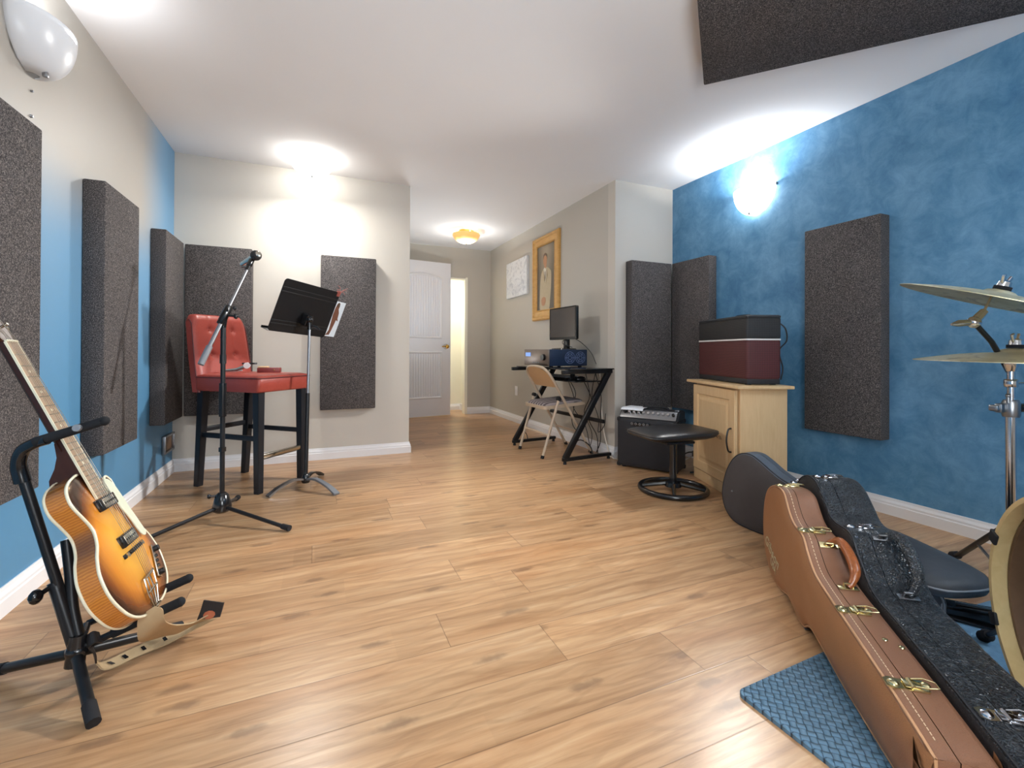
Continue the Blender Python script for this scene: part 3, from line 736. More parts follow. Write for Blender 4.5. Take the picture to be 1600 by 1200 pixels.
mb = MB(); mb.tube([tail - (tip - tail).normalized() * .03, tail + (tip - tail) * .13], .0145, 12); mb.done('counterweight', M['greyplastic'], ms)
d = (tip - tail).normalized(); q = d.to_track_quat('Z', 'Y').to_matrix().to_4x4()
mb = MB(); mb.box((0, 0, 0), (.028, .032, .11), bev=.006, mat=Matrix.Translation(tail + (tip - tail) * .47) @ q)
mb.cyl((.0, 0, .985), (.006, -.003, 1.03), .013, n=12); mb.done('boom_clutch', M['blackgloss'], ms)
mb = MB(); p = tail + (tip - tail) * .47
mb.cyl(p, p + Vector((.045, -.012, -.005)), .006); mb.sphere(p + Vector((.05, -.013, -.006)), .015, 12, (.7, .5, 1)); mb.sphere(p + Vector((.045, -.012, .035)), .012, 10, (.7, .5, 1)); mb.done('clutch_knob', M['blackgloss'], ms)
mb = MB(); mb.cyl(tip, tip + d * .03, .010, n=10); mb.box((0, 0, .0), (.026, .022, .05), bev=.006, mat=Matrix.Translation(tip + d * .05) @ q); mb.cyl(tip + d * .02, tip + d * .02 + Vector((-.03, -.005, 0)), .006); mb.done('microphone_clip', M['blackgloss'], ms)
mp = Vector((-.443, 2.715, 0)) + tip + d * .085
mt = Matrix.Translation(mp) @ Vector((.62, -.70, .30)).to_track_quat('Z', 'Y').to_matrix().to_4x4()
mic = thing('microphone', 'small silver microphone with round dark grille in the boom clip', 'microphone', mat=mt)
mb = MB(); mb.lathe([(0, -.10), (.010, -.10), (.012, -.09), (.016, -.01), (.022, .01), (0, .012)], 18); mb.done('handle', M['nickel'], mic)
mb = MB(); mb.lathe([(.0, .008), (.024, .01), (.028, .022), (.027, .034), (.02, .046), (0, .05)], 18); mb.done('grille', M['topgrille'], mic)
mb = MB(); mb.lathe([(.0, .0505), (.012, .0495), (.0165, .047), (0, .046)], 18); mb.done('grille_cap', M['nickel'], mic)

# ------------------------------------------------------------------ music stand
mu = thing('music_stand', 'black music stand with tilted desk beside the red stool', 'music stand', (-.064, 3.17, 0))
mb = MB(); mb.lathe([(0, .03), (.022, .03), (.026, .04), (.022, .07), (.014, .085), (0, .085)], 14); mb.done('base_hub', M['blackgloss'], mu)
for fx, fy in ((-.265, 3.027), (.112, 2.924), (.03, 3.42)):
    e = Vector((fx + .064, fy - 3.17, 0)); mb = MB()
    pts = spline([Vector((0, 0, .055)) + e * .06, e * .35 + Vector((0, 0, .066)), e * .72 + Vector((0, 0, .043)), e + Vector((0, 0, .008))], 6)
    w = e.cross(Vector((0, 0, 1))).normalized()
    mb.ribbon(pts, [w * (.010 + .009 * i / len(pts)) for i in range(len(pts))], .006); mb.done('leg', M['greyplastic' if fy < 3.1 and fx > 0 else 'steel'] if fy < 3.3 else M['blackmetal'], mu)
DC = Vector((-.07, 3.30, 1.136)) - Vector((-.064, 3.17, 0))
rx, uy = Vector((.655, .753, -.06)).normalized(), Vector((.31, -.195, .93)); uy = (uy - rx * uy.dot(rx)).normalized(); nz = rx.cross(uy)
ptop = DC + nz * .055 - uy * .055
mb = MB(); mb.cyl((0, 0, .07), tuple(ptop * .5 + Vector((0, 0, .06))), .0125, n=12); mb.done('lower_pole', M['blackmetal'], mu)
mb = MB(); mb.cyl(tuple(ptop * .5 + Vector((0, 0, .04))), tuple(ptop), .0085, n=12); mb.done('upper_rod', M['steel'], mu)
mb = MB(); p = ptop + Vector((0, 0, -.03)); mb.cyl(p - Vector((0, 0, .03)), p + Vector((0, 0, .02)), .015); mb.tube([p, p + Vector((.04, -.01, -.01)), p + Vector((.06, -.015, -.03))], [.008, .01, .007]); mb.done('height_knob', M['blackgloss'], mu)
DM = Matrix((rx, uy, nz)).transposed().to_4x4(); DM.translation = DC
mb = MB(); mb.box((0, -.06, .028), (.05, .08, .05), bev=.008, mat=DM); mb.sphere(tuple(ptop + nz * .0 + uy * .005), .024, 12); mb.cyl(tuple(ptop + uy * .01), tuple(DM @ Vector((-.03, -.03, .05))), .008); mb.done('tilt_bracket', M['blackgloss'], mu)
desk = thing('desk_plate', None, None); desk.parent = mu; desk.matrix_local = DM
W2, H2 = .25, .17; rr = .022
pl = [(x, y, 0) for x, y, _ in rrect(-W2, W2, -H2, H2, rr, 0, 4)]
mb = MB(); mb.loops([pl, [(x, y, .0025) for x, y, _ in pl]]); mb.done('plate', M['blackmetal'], desk, 30)
for yv in (.115, .088, -.098, -.12):
    mb = MB(); mb.cyl((-W2 + .004, yv, .0025), (W2 - .004, yv, .0025), .0035, n=8); mb.done('stiffening_rib', M['blackmetal'], desk)
mb = MB(); mb.box((0, -H2 - .001, -.028), (2 * W2 - .01, .003, .056), bev=.001); mb.box((0, -H2 + .005, -.056), (2 * W2 - .01, .015, .003)); mb.done('lip', M['blackmetal'], desk)
# photo print clipped to the stand
WM = mu.matrix_world
PMt = Matrix.Translation(Vector((-.064, 3.17, 0))) @ DM
ph = thing('photo_print', 'white photo print of a standing figure on the music stand', 'photograph', mat=PMt @ Matrix.Translation((.247, -.028, -.006)))
mb = MB(); mb.box((0, 0, 0), (.215, .265, .0012)); mb.done('photo_paper', M['photosky'], ph, smooth=False)
def flat(mb, pts, z=.0009): mb.poly([(x, y, z) for x, y in pts], .0004, (0, 0, 1))
mb = MB(); ox = .036
flat(mb, [(ox + a_, b_) for a_, b_ in ((-.012, .115), (.010, .118), (.020, .10), (.018, .078), (.034, .05), (.040, .01), (.052, -.012), (.030, -.005), (.026, -.04), (.020, -.08), (.012, -.12), (-.024, -.125), (-.006, -.085), (-.012, -.03), (-.020, .03), (-.018, .085))])
mb.done('printed_figure', M['photobrown'], ph, smooth=False)
mb = MB(); flat(mb, [(ox + .003 + .014 * cos(k * .5236), .108 + .017 * sin(k * .5236)) for k in range(12)], .0014); mb.done('printed_hair', M['hair'], ph, smooth=False)
wo = thing('wire_ornament', 'tangle of thin reddish wire on the top corner of the music stand', 'ornament', mat=PMt @ Matrix.Translation((W2 - .01, H2 + .001, 0)))
mb = MB(); random.seed(3)
for k in range(7):
    a_ = k * .9 + .3; e = Vector((cos(a_) * .05 + .02, sin(a_) * .035 + .012, .03 * sin(k * 2.1)))
    mb.tube(spline([(0, 0, 0), e * .5 + Vector((.006, .01, .004)), e], 4), .0016, 6)
mb.done('wires', M['redwire'], wo)
mb = MB(); mb.box((-.006, -.012, 0), (.03, .04, .014), bev=.003); mb.done('clip', M['redwire'], wo)

# ------------------------------------------------------------------ electric guitar (local: x treble, y to nut, z out of the top)
GR = Matrix(((.0312058, -.4234673, .9053737), (.9989396, .0438901, -.0139021), (-.0338498, .9048475, .4243879))).to_4x4(); GR.translation = (-.46240, 1.56707, .31881)
gt = thing('electric_guitar', 'sunburst hollow body electric guitar leaning on a black stand', 'guitar', mat=GR)
half = [(0, -.168), (.05, -.166), (.10, -.153), (.14, -.125), (.164, -.08), (.170, -.04), (.160, .005), (.135, .04), (.108, .065), (.092, .092), (.090, .115), (.100, .145), (.112, .175), (.113, .198), (.102, .222), (.078, .238), (.045, .247), (.026, .249)]
left = [(-x, y) for x, y in half]
right = [(x * (.90 if y < .06 else 1), y) for x, y in half[:-4]] + [(.112, .20), (.098, .214), (.08, .205), (.062, .172), (.045, .158), (.030, .170), (.026, .2), (.026, .249)]
outl = [(p.x, p.y) for p in spline([(x, y, 0) for x, y in left + right[::-1][:-1]], 6, True)]
cxg, cyg = 0, .03
def scaled(k, z): return [(cxg + (x - cxg) * k, cyg + (y - cyg) * k, z) for x, y in outl]
mb = MB(); mb.loops([scaled(1.0, -.015), scaled(1.0, -.060)], False, False); mb.done('body_sides', M['flame'], gt, 60)
mb = MB(); mb.loops([scaled(.975, -.0125), scaled(.93, -.0105), scaled(.85, -.0095), scaled(.7, -.0065), scaled(.5, -.0035), scaled(.25, -.002)], False, True); mb.done('body_top', M['sunburst'], gt, 60)
mb = MB(); mb.loops([scaled(.975, -.0625), scaled(.8, -.068), scaled(.5, -.072)], False, True); mb.done('body_back', M['flame'], gt, 60)
for zz, nm in ((-.0145, 'top_binding'), (-.0605, 'back_binding')):
    mb = MB(); mb.tube([(x, y, zz) for x, y in [(a_ * .995, cyg + (b_ - cyg) * .995) for a_, b_ in outl]], .0036, 8, closed=True); mb.done(nm, M['cream_binding'], gt, 60)
mb = MB(); mb.loops([[(x, y, z) for x, z in ((-.0215 - .006 * f, -.004), (.0215 + .006 * f, -.004), (.019 + .006 * f, -.018), (.008, -.026 - .004 * f), (-.008, -.026 - .004 * f), (-.019 - .006 * f, -.018))] for y, f in ((.635, 0), (.5, .25), (.34, .6), (.30, .7))]); nk = mb.done('neck', M['darkneck'], gt, 50)
mb = MB(); mb.loops([[(-.026, y, -.006), (.026, y, -.006), (.020, y, -d_), (-.020, y, -d_)] for y, d_ in ((.345, .024), (.31, .034), (.285, .05), (.262, .072), (.245, .078))]); mb.done('heel', M['darkneck'], nk, 50)
mb = MB(); mb.loops([[(-.0215, .63, -.005), (.0215, .63, -.005), (.0215, .63, .0), (-.0215, .63, .0)], [(-.028, .168, -.005), (.028, .168, -.005), (.028, .168, .0), (-.028, .168, .0)]]); fb = mb.done('fretboard', M['rosewood'], gt, 20)
mb = MB()
for sx in (-1, 1): mb.loops([[(sx * .0222 - .0012, .63, -.005), (sx * .0222 + .0012, .63, -.005), (sx * .0222 + .0012, .63, .0002), (sx * .0222 - .0012, .63, .0002)], [(sx * .0285 - .0012, .168, -.005), (sx * .0285 + .0012, .168, -.005), (sx * .0285 + .0012, .168, .0002), (sx * .0285 - .0012, .168, .0002)]])
mb.done('fretboard_binding', M['cream_binding'], fb, 20)
mb = MB()
for k in range(1, 23):
    y = .628 * 2 ** (-k / 12); w = .0215 + (.628 - y) * .0142; mb.box((0, y, .0006), (2 * w, .0018, .0014))
mb.done('frets', M['nickel'], fb)
mb = MB()
for k in (3, 5, 7, 9, 15): y = .628 * (2 ** (-k / 12) + 2 ** (-(k - 1) / 12)) / 2; mb.cyl((0, y, 0), (0, y, .0004), .004)
mb.done('inlay', M['cream_binding'], fb)
mb = MB(); mb.box((0, .631, .0), (.044, .006, .007), bev=.001); mb.done('nut', M['cream_binding'], gt)
mb = MB(); o2 = [(-.022, .634), (.022, .634), (.034, .66), (.036, .80), (.012, .825), (-.012, .825), (-.036, .80), (-.034, .66)]
hd = Matrix.Translation((0, .634, -.004)) @ Matrix.Rotation(radians(-10), 4, 'X') @ Matrix.Translation((0, -.634, 0))
mb.loops([[tuple(hd @ Vector((x, y, -.014))) for x, y in o2], [tuple(hd @ Vector((x, y, 0))) for x, y in o2]]); mb.done('headstock', M['darkneck'], gt)
for k in range(6):
    sx = -1 if k < 3 else 1; y = .68 + (k % 3) * .042
    mb = MB(); mb.cyl((sx * .022, y, 0), (sx * .022, y, .014), .0035)
    for v in mb.bm.verts: v.co = hd @ v.co
    mb.tube([hd @ Vector((sx * .034, y, -.008)), hd @ Vector((sx * .052, y, -.008))], [.004, .008], 8); mb.done('tuning_peg', M['nickel'], gt)
mb = MB()
for k in range(6):
    x0 = -.0175 + .007 * k; x1 = -.0255 + .0102 * k
    mb.tube([(x0, .632, .0038), (x1, 0, .0105), (x1 * .8 - .004, -.085, .004)], .0007, 5)
    sx = -1 if k < 3 else 1; mb.tube([Vector((x0, .632, .0038)), hd @ Vector((sx * .022, .68 + (k % 3) * .042, .008))], .0006, 5)
mb.done('strings', M['nickel'], gt)
for yy, nm in ((.150, 'pickup'), (.036, 'pickup')):
    mb = MB(); mb.box((-.002, yy, .0), (.086, .034, .016), bev=.003); pk = mb.done(nm, M['blackgloss'], gt)
    mb = MB(); mb.box((.002, yy, .0065), (.070, .026, .005), bev=.001); mb.done('pickup_cover', M['nickel'], pk)
    mb = MB()
    for k in range(6): mb.cyl((-.0255 + .0102 * k, yy, .008), (-.0255 + .0102 * k, yy, .0098), .003, n=8)
    mb.done('pole_pieces', M['blackgloss'], pk)
mb = MB(); pgp = spline([(.030, .20, 0), (.05, .205, 0), (.066, .185, 0), (.074, .15, 0), (.080, .10, 0), (.086, .06, 0), (.09, .02, 0), (.075, .012, 0), (.060, .03, 0), (.050, .08, 0), (.034, .13, 0)], 5, True)
mb.loops([[(p.x, p.y, .004) for p in pgp], [(p.x, p.y, .0065) for p in pgp]]); mb.done('pickguard', M['pearl'], gt, 30)
mb = MB(); mb.box((-.0, 0, -.001), (.12, .012, .006), bev=.001); mb.box((0, 0, .0045), (.07, .006, .010), bev=.002); br = mb.done('bridge', M['blackgloss'], gt)
for sx in (-1, 1):
    mb = MB(); mb.cyl((sx * .047, 0, 0), (sx * .047, 0, .006), .006, n=12); mb.done('bridge_wheel', M['nickel'], br)
tl = thing('tailpiece', None, None); tl.parent = gt
mb = MB(); mb.tube([(-.042, -.082, .004), (.022, -.078, .004)], .0035, 8); mb.tube([(-.05, -.118, .0), (.014, -.116, .0)], .003, 8); mb.done('trapeze_bar', M['nickel'], tl)
for x0, x1 in ((-.042, -.052), (-.026, -.03), (-.01, -.010), (.022, .012)):
    mb = MB(); mb.tube([(x0, -.08, .004), (x1, -.118, .0), (x1 * .5 - .012, -.16, -.009)], .0022, 8); mb.done('trapeze_wire', M['nickel'], tl)
mb = MB(); mb.box((-.016, -.165, -.018), (.03, .006, .028), bev=.002); mb.done('tail_hinge', M['nickel'], tl)
cp = Matrix.Translation((.078, -.072, -.003)) @ Matrix.Rotation(radians(-31), 4, 'Z') @ Matrix.Rotation(radians(8), 4, 'Y')
mb = MB(); mb.box((0, 0, 0), (.026, .098, .004), bev=.001, mat=cp); cpl = mb.done('control_plate', M['nickel'], gt)
for yy in (-.036, .036):
    mb = MB(); mb.lathe([(0, .002), (.009, .002), (.008, .014), (0, .015)], 14, mat=cp @ Matrix.Translation((0, yy, 0))); mb.done('control_knob', M['blackgloss'], cpl)
for yy in (-.015, 0, .015):
    mb = MB(); mb.box((0, yy, .004), (.008, .007, .006), bev=.001, mat=cp); mb.done('slide_switch', M['blackgloss'], cpl)

# ------------------------------------------------------------------ guitar stand
gs = thing('guitar_stand', 'black tubular guitar stand holding the sunburst guitar', 'guitar stand', (-.565, 1.53, 0))
def rel(*p): return Vector(p) - Vector((-.565, 1.53, 0))
mb = MB(); mb.cyl(rel(-.571, 1.525, .055), rel(-.566, 1.53, .13), .021, .019, 14); mb.sphere(rel(-.568, 1.53, .09), .026, 14, (1, 1, .8)); mb.done('base_hub', M['blackgloss'], gs)
for f in ((-.470, 1.345), (-.80, 1.655), (-.39, 1.70)):
    h0 = rel(-.57, 1.528, .085); e = rel(*f, .014); mb = MB(); mb.tube([h0, e], .0125, 12); lg = mb.done('leg', M['blackmetal'], gs)
    mb = MB(); mb.tube([h0 + (e - h0) * .78, h0 + (e - h0) * 1.03], [.0145, .0145], 12); mb.done('rubber_foot', M['rubber'], lg)
mb = MB(); mb.tube([rel(-.572, 1.53, .10), rel(-.625, 1.557, .265)], .0155, 12); mb.done('post_sleeve', M['blackmetal'], gs)
mb = MB(); mb.tube([rel(-.615, 1.553, .25), rel(-.69, 1.56, .545)], .0115, 12); mb.done('post', M['blackmetal'], gs)
mb = MB(); mb.cyl(rel(-.625, 1.557, .258), rel(-.640, 1.535, .250), .006); mb.sphere(rel(-.648, 1.525, .246), .018, 12, (.8, 1, 1)); mb.done('post_knob', M['blackgloss'], gs)
pts = spline([rel(-.69, 1.56, .53), rel(-.697, 1.558, .575), rel(-.685, 1.548, .612), rel(-.655, 1.535, .632), rel(-.63, 1.528, .640)], 6)
mb = MB(); mb.tube(pts, [.017 - .004 * i / len(pts) for i in range(len(pts))], 12); mb.done('neck_yoke', M['blackgloss'], gs)
mb = MB(); mb.tube([rel(-.655, 1.530, .634), rel(-.52, 1.526, .680)], [.0125, .0115], 12); mb.sphere(rel(-.516, 1.526, .681), .0128, 12); ng = mb.done('neck_rest', M['foamgrip'], gs)
mb = MB(); mb.cyl(rel(-.565, 1.515, .667), rel(-.565, 1.505, .669), .009, n=12); mb.done('rest_screw', M['greyplastic'], ng)
# second upright that carries the two body arms
mb = MB(); mb.tube(spline([rel(-.56, 1.53, .10), rel(-.585, 1.55, .19), rel(-.598, 1.57, .27), rel(-.615, 1.59, .36)], 5), .0125, 12); mb.done('body_arm_upright', M['blackmetal'], gs)
for y, x0, z0, x1, z1 in ((1.52, -.575, .088, -.345, .172), (1.64, -.59, .098, -.352, .183)):
    mb = MB(); mb.tube([rel(x0, y + .01, z0), rel(x1, y, z1)], .009, 10); arm = mb.done('body_arm', M['blackmetal'], gs)
    A, B = rel(x0, y + .01, z0), rel(x1, y, z1)
    mb = MB(); mb.tube([A + (B - A) * .35, B], .0125, 12); mb.sphere(B, .0128, 12); mb.done('foam_sleeve', M['foamgrip'], arm)
mb = MB(); mb.tube([rel(-.59, 1.64, .098), rel(-.57, 1.55, .095)], .010, 10); mb.done('arm_crossbar', M['blackmetal'], gs)

# ------------------------------------------------------------------ strap hanging from the tail of the guitar
sp = thing('guitar_strap', 'tan suede guitar strap with black leather end trailing on the floor by the stand', 'strap', (-.40, 1.55, 0))
def r2(*p): return Vector(p) - Vector((-.40, 1.55, 0))
def strip(pairs, th=.0016, n=5):
    A = spline([a for a, b in pairs], n); B = spline([b for a, b in pairs], n); mb = MB(); loops = []
    for i in range(len(A)):
        t = (A[min(i + 1, len(A) - 1)] + B[min(i + 1, len(A) - 1)] - A[max(i - 1, 0)] - B[max(i - 1, 0)]).normalized()
        nn = t.cross((A[i] - B[i]).normalized()).normalized() * th
        loops.append([A[i] - nn, B[i] - nn, B[i] + nn, A[i] + nn])
    mb.loops(loops); return mb
up = [((-.392, 1.482, .190), (-.428, 1.487, .168)), ((-.374, 1.478, .180), (-.428, 1.478, .145)), ((-.372, 1.492, .142), (-.431, 1.500, .098)), ((-.364, 1.545, .100), (-.426, 1.562, .062)), ((-.345, 1.585, .075), (-.400, 1.600, .046)), ((-.330, 1.618, .06), (-.372, 1.616, .038)), ((-.298, 1.645, .06), (-.336, 1.667, .030)), ((-.268, 1.640, .056), (-.300, 1.658, .040))]
strip([(r2(*a), r2(*b)) for a, b in up]).done('suede_band', M['suede'], sp, 50)
endp = [((-.270, 1.640, .050), (-.332, 1.652, .048)), ((-.264, 1.634, .072), (-.324, 1.658, .071)), ((-.258, 1.625, .098), (-.317, 1.666, .098))]
eo = strip([(r2(*a), r2(*b)) for a, b in endp], .002).done('leather_end', M['darkhide'], sp, 50)
mb = MB(); c = r2(-.298, 1.646, .0605); u = (r2(-.264, 1.634, .072) - r2(-.324, 1.658, .071)).normalized(); w = (r2(-.288, 1.645, .098) - r2(-.300, 1.646, .05)).normalized()
nn = u.cross(w).normalized(); nn = nn if nn.y < 0 else -nn
mb.poly([c + nn * .003 + u * .018 * cos(k * .628) + w * .013 * sin(k * .628) for k in range(10)], .0012, nn); mb.done('end_print', M['logoorange'], eo)
low = [((-.282, 1.66, .036), (-.322, 1.668, .034)), ((-.33, 1.655, .022), (-.365, 1.685, .026)), ((-.397, 1.62, .010), (-.423, 1.659, .018)), ((-.461, 1.596, .005), (-.483, 1.621, .016)), ((-.496, 1.570, .004), (-.530, 1.588, .014)), ((-.520, 1.552, .012), (-.552, 1.592, .024)), ((-.532, 1.538, .04), (-.552, 1.577, .055))]
lo_ = strip([(r2(*a), r2(*b)) for a, b in low]).done('lower_band', M['suede'], sp, 50)
for f in (.33, .45, .57, .68):
    k = f * 6; i = int(k); g_ = k - i
    A = Vector(low[i][0]).lerp(Vector(low[i + 1][0]), g_); B = Vector(low[i][1]).lerp(Vector(low[i + 1][1]), g_)
    c = A.lerp(B, .5); t = (Vector(low[i + 1][0]) - Vector(low[i][0])).normalized(); wv_ = (B - A).normalized(); nn = t.cross(wv_); nn = nn if nn.z > 0 else -nn
    mb = MB(); c = r2(*c) + nn * .002
    mb.poly([c + t * .004 + wv_ * .008, c - t * .004 + wv_ * .008, c - t * .004 - wv_ * .008, c + t * .004 - wv_ * .008], .0012, nn); mb.done('slot', M['blackgloss'], lo_)
cu = [((-.532, 1.538, .04), (-.552, 1.577, .055)), ((-.528, 1.52, .075), (-.548, 1.552, .09)), ((-.535, 1.505, .10), (-.552, 1.535, .115)), ((-.522, 1.50, .115), (-.538, 1.53, .13)), ((-.512, 1.512, .105), (-.528, 1.54, .12))]
strip([(r2(*a), r2(*b)) for a, b in cu], .0018).done('curled_end', M['darkhide'], sp, 50)

# ------------------------------------------------------------------ pictures on the hall wall
cv = thing('canvas_picture', 'small pale abstract canvas on the hall wall, left of the gilt portrait', 'picture', (XH - .001, 5.052, 1.752))
mb = MB(); mb.box((-.016, 0, 0), (.032, .61, .44), bev=.003, rot=Matrix.Rotation(radians(-.6), 4, 'X')); mb.done('canvas', M['canvas'], cv)
pf = thing('framed_portrait', 'tall gilt framed portrait of a standing person in a pale suit on the hall wall', 'picture', (XH - .001, 4.305, 1.655))
fw, fh = .6, .905
def frame_loop(d, x): return [(x, -fw / 2 + d, -fh / 2 + d * 1.1), (x, fw / 2 - d, -fh / 2 + d * 1.1), (x, fw / 2 - d, fh / 2 - d), (x, -fw / 2 + d, fh / 2 - d)]
mb = MB(); mb.loops([frame_loop(0, 0), frame_loop(0, -.022), frame_loop(.012, -.034), frame_loop(.03, -.034), frame_loop(.04, -.024), frame_loop(.085, -.020), frame_loop(.092, -.026), frame_loop(.102, -.014)], True, False); mb.done('gilt_frame', M['goldframe'], pf, smooth=False)
mb = MB(); mb.box((-.008, 0, -.004), (.006, fw - .19, fh - .205)); pc = mb.done('painting', M['oldcanvas'], pf, smooth=False)
# figure: +y is left in the photo
def pic(pts, x, m, nm):
    mb = MB(); mb.poly([(x, -a_, b_) for a_, b_ in pts], .0006, (-1, 0, 0)); return mb.done(nm, M[m], pc, smooth=False)
sm = lambda pts: [(p.x, p.y) for p in spline([(a_, b_, 0) for a_, b_ in pts], 4, True)]
pic(sm([(-.13, -.34), (-.14, -.18), (-.128, -.02), (-.10, .06), (-.04, .10), (.03, .105), (.095, .07), (.12, .03), (.118, -.10), (.10, -.22), (.075, -.34), (0, -.345)]), -.0115, 'suit', 'painted_suit')
pic(sm([(-.052, .095), (.012, .11), (.02, .05), (-.012, -.05), (-.035, -.02), (-.045, .04)]), -.0125, 'shirt', 'painted_shirt')
pic([(-.055, .09), (-.03, .02), (-.014, -.06), (-.045, -.02)], -.0132, 'suitshade', 'painted_lapel'); pic([(.014, .105), (.045, .02), (.005, -.07), (.012, .03)], -.0132, 'suitshade', 'painted_lapel')
pic([(-.022, .06), (-.008, .07), (-.004, .0), (-.014, -.045), (-.024, 0)], -.0132, 'hair', 'painted_tie')
pic(sm([(-.015, .10), (-.046, .14), (-.058, .19), (-.04, .235), (0, .24), (.024, .21), (.02, .15), (.008, .10)]), -.0132, 'skin', 'painted_face')
pic(sm([(-.056, .20), (-.05, .245), (-.01, .262), (.026, .24), (.032, .19), (.022, .215), (-.015, .238), (-.045, .225)]), -.0139, 'hair', 'painted_hair')
pic(sm([(-.10, -.23), (-.06, -.205), (-.01, -.215), (.0, -.255), (-.03, -.295), (-.085, -.29)]), -.0132, 'skin', 'painted_hands')

# ------------------------------------------------------------------ computer desk against the hall wall
ds = thing('computer_desk', 'black Z-frame computer desk with keyboard tray against the hall wall', 'desk', (1.735, 3.06, 0), radians(5.5))
DL, DW, DZ = .47, .80, .733
for y in (.0, DW):
    mb = MB(); mb.box((DL / 2, y, .035), (DL, .032, .026), bev=.003); mb.done('base_bar', M['blackmetal'], ds)
    mb = MB(); mb.box((DL / 2, y, DZ - .025), (DL + .02, .03, .03), bev=.003); mb.done('top_bar', M['blackmetal'], ds)
    a0 = Vector((.02, y, .04)); a1 = Vector((DL - .02, y, DZ - .03)); d = (a1 - a0); an = atan2(d.z, d.x)
    mb = MB(); mb.box(tuple((a0 + a1) / 2), (d.length, .03, .045), bev=.003, rot=Matrix.Rotation(-an, 4, 'Y')); mb.done('diagonal_leg', M['blackmetal'], ds)
    for x in (.02, DL - .02):
        mb = MB(); mb.cyl((x, y, 0), (x, y, .022), .014, .011, 12); mb.done('levelling_foot', M['rubber'], ds)
mb = MB(); mb.box((DL - .06, DW / 2, .30), (.02, DW - .02, .03), bev=.002); mb.done('rear_crossbar', M['blackmetal'], ds)
mb = MB(); mb.box((DL / 2 + .035, DW / 2, DZ - .005), (DL - .03, DW + .05, .010), bev=.002); mb.done('desktop', M['glassblack'], ds)
for y in (.22, .62):
    mb = MB(); mb.box((.25, y, .676), (.03, .03, .094), bev=.002); mb.done('tray_bracket', M['blackmetal'], ds)
mb = MB(); mb.box((.295, DW / 2, .625), (.27, .70, .010), bev=.002); mb.done('keyboard_tray', M['glassblack'], ds)
def dpt(x, y, z):
    c, s = cos(radians(5.5)), sin(radians(5.5)); return (1.735 + c * x - s * y, 3.06 + s * x + c * y, z)
kb = thing('keyboard', 'dark keyboard on the desk keyboard tray', 'keyboard', dpt(.262, .44, .6305), radians(5.5))
mb = MB(); mb.hexa([(-.075, -.21, 0), (.075, -.21, 0), (.075, .21, 0), (-.075, .21, 0)], [(-.073, -.208, .014), (.073, -.208, .026), (.073, .208, .026), (-.073, .208, .014)], .003); mb.done('keyboard_body', M['blackgloss'], kb)
mb = MB()
for i in range(5):
    for j in range(16): mb.box((-.055 + .026 * i, -.19 + .0253 * j, .0215 + .002 * i), (.021, .0205, .006))
mb.done('keys', M['greyplastic'], kb)
mo = thing('computer_mouse', 'black computer mouse on the near end of the keyboard tray', 'mouse', dpt(.27, .14, .6305), radians(5.5))
mb = MB(); mb.sphere((0, 0, .012), .05, 16, (1.1, .62, .45)); bmesh.ops.bisect_plane(mb.bm, geom=mb.bm.verts[:] + mb.bm.edges[:] + mb.bm.faces[:], plane_co=(0, 0, 0), plane_no=(0, 0, 1), clear_inner=True); bmesh.ops.holes_fill(mb.bm, edges=mb.bm.edges[:]); mb.done('mouse_body', M['blackgloss'], mo)
mb = MB(); mb.cyl((-.03, -.003, .031), (-.03, .003, .031), .006, n=10); mb.done('scroll_wheel', M['greyplastic'], mo)
# desktop case
PCX, PCL, PCW, PCH = .075, .39, .40, .14
pcs = thing('desktop_computer', 'dark blue horizontal desktop computer with fan grilles on the desk', 'computer', dpt(PCX, .30, DZ), radians(5.5))
mb = MB(); mb.box((PCL / 2, PCW / 2, .012 + PCH / 2), (PCL, PCW, PCH), bev=.004); mb.done('case_body', M['bluecase'], pcs)
mb = MB(); mb.box((-.006, PCW / 2, .012 + PCH / 2), (.014, PCW, PCH), bev=.003); fp = mb.done('front_panel', M['silverface'], pcs)
mb = MB(); mb.box((-.0135, PCW - .07, .108), (.003, .085, .034)); mb.done('display', M['lcd'], fp)
mb = MB(); mb.cyl((-.013, .07, .085), (-.034, .07, .085), .028, .026, 20); mb.done('volume_dial', M['blackgloss'], fp)
for k in range(4):
    mb = MB(); mb.cyl((-.013, .15 + .03 * k, .04), (-.017, .15 + .03 * k, .04), .005, n=10); mb.done('button', M['steel'], fp)
for cx in (.205, .315):
    mb = MB()
    for r_ in (.016, .034, .050): mb.tube([(cx + r_ * cos(k * pi / 12), -.0015, .082 + r_ * sin(k * pi / 12)) for k in range(24)], .0028, 6, closed=True)
    for k in range(6): mb.tube([(cx + .014 * cos(k * pi / 3), -.0015, .082 + .014 * sin(k * pi / 3)), (cx + .052 * cos(k * pi / 3), -.0015, .082 + .052 * sin(k * pi / 3))], .0024, 6)
    mb.done('fan_grille', M['fan'], pcs)
for x in (.04, .34):
    for y in (.04, .36):
        mb = MB(); mb.cyl((x, y, 0), (x, y, .013), .016, n=12); mb.done('foot', M['rubber'], pcs)
mn = thing('computer_monitor', 'small black flat monitor standing on the desktop computer', 'monitor', (2.02, 3.56, DZ + .012 + PCH + .001), radians(183.0))
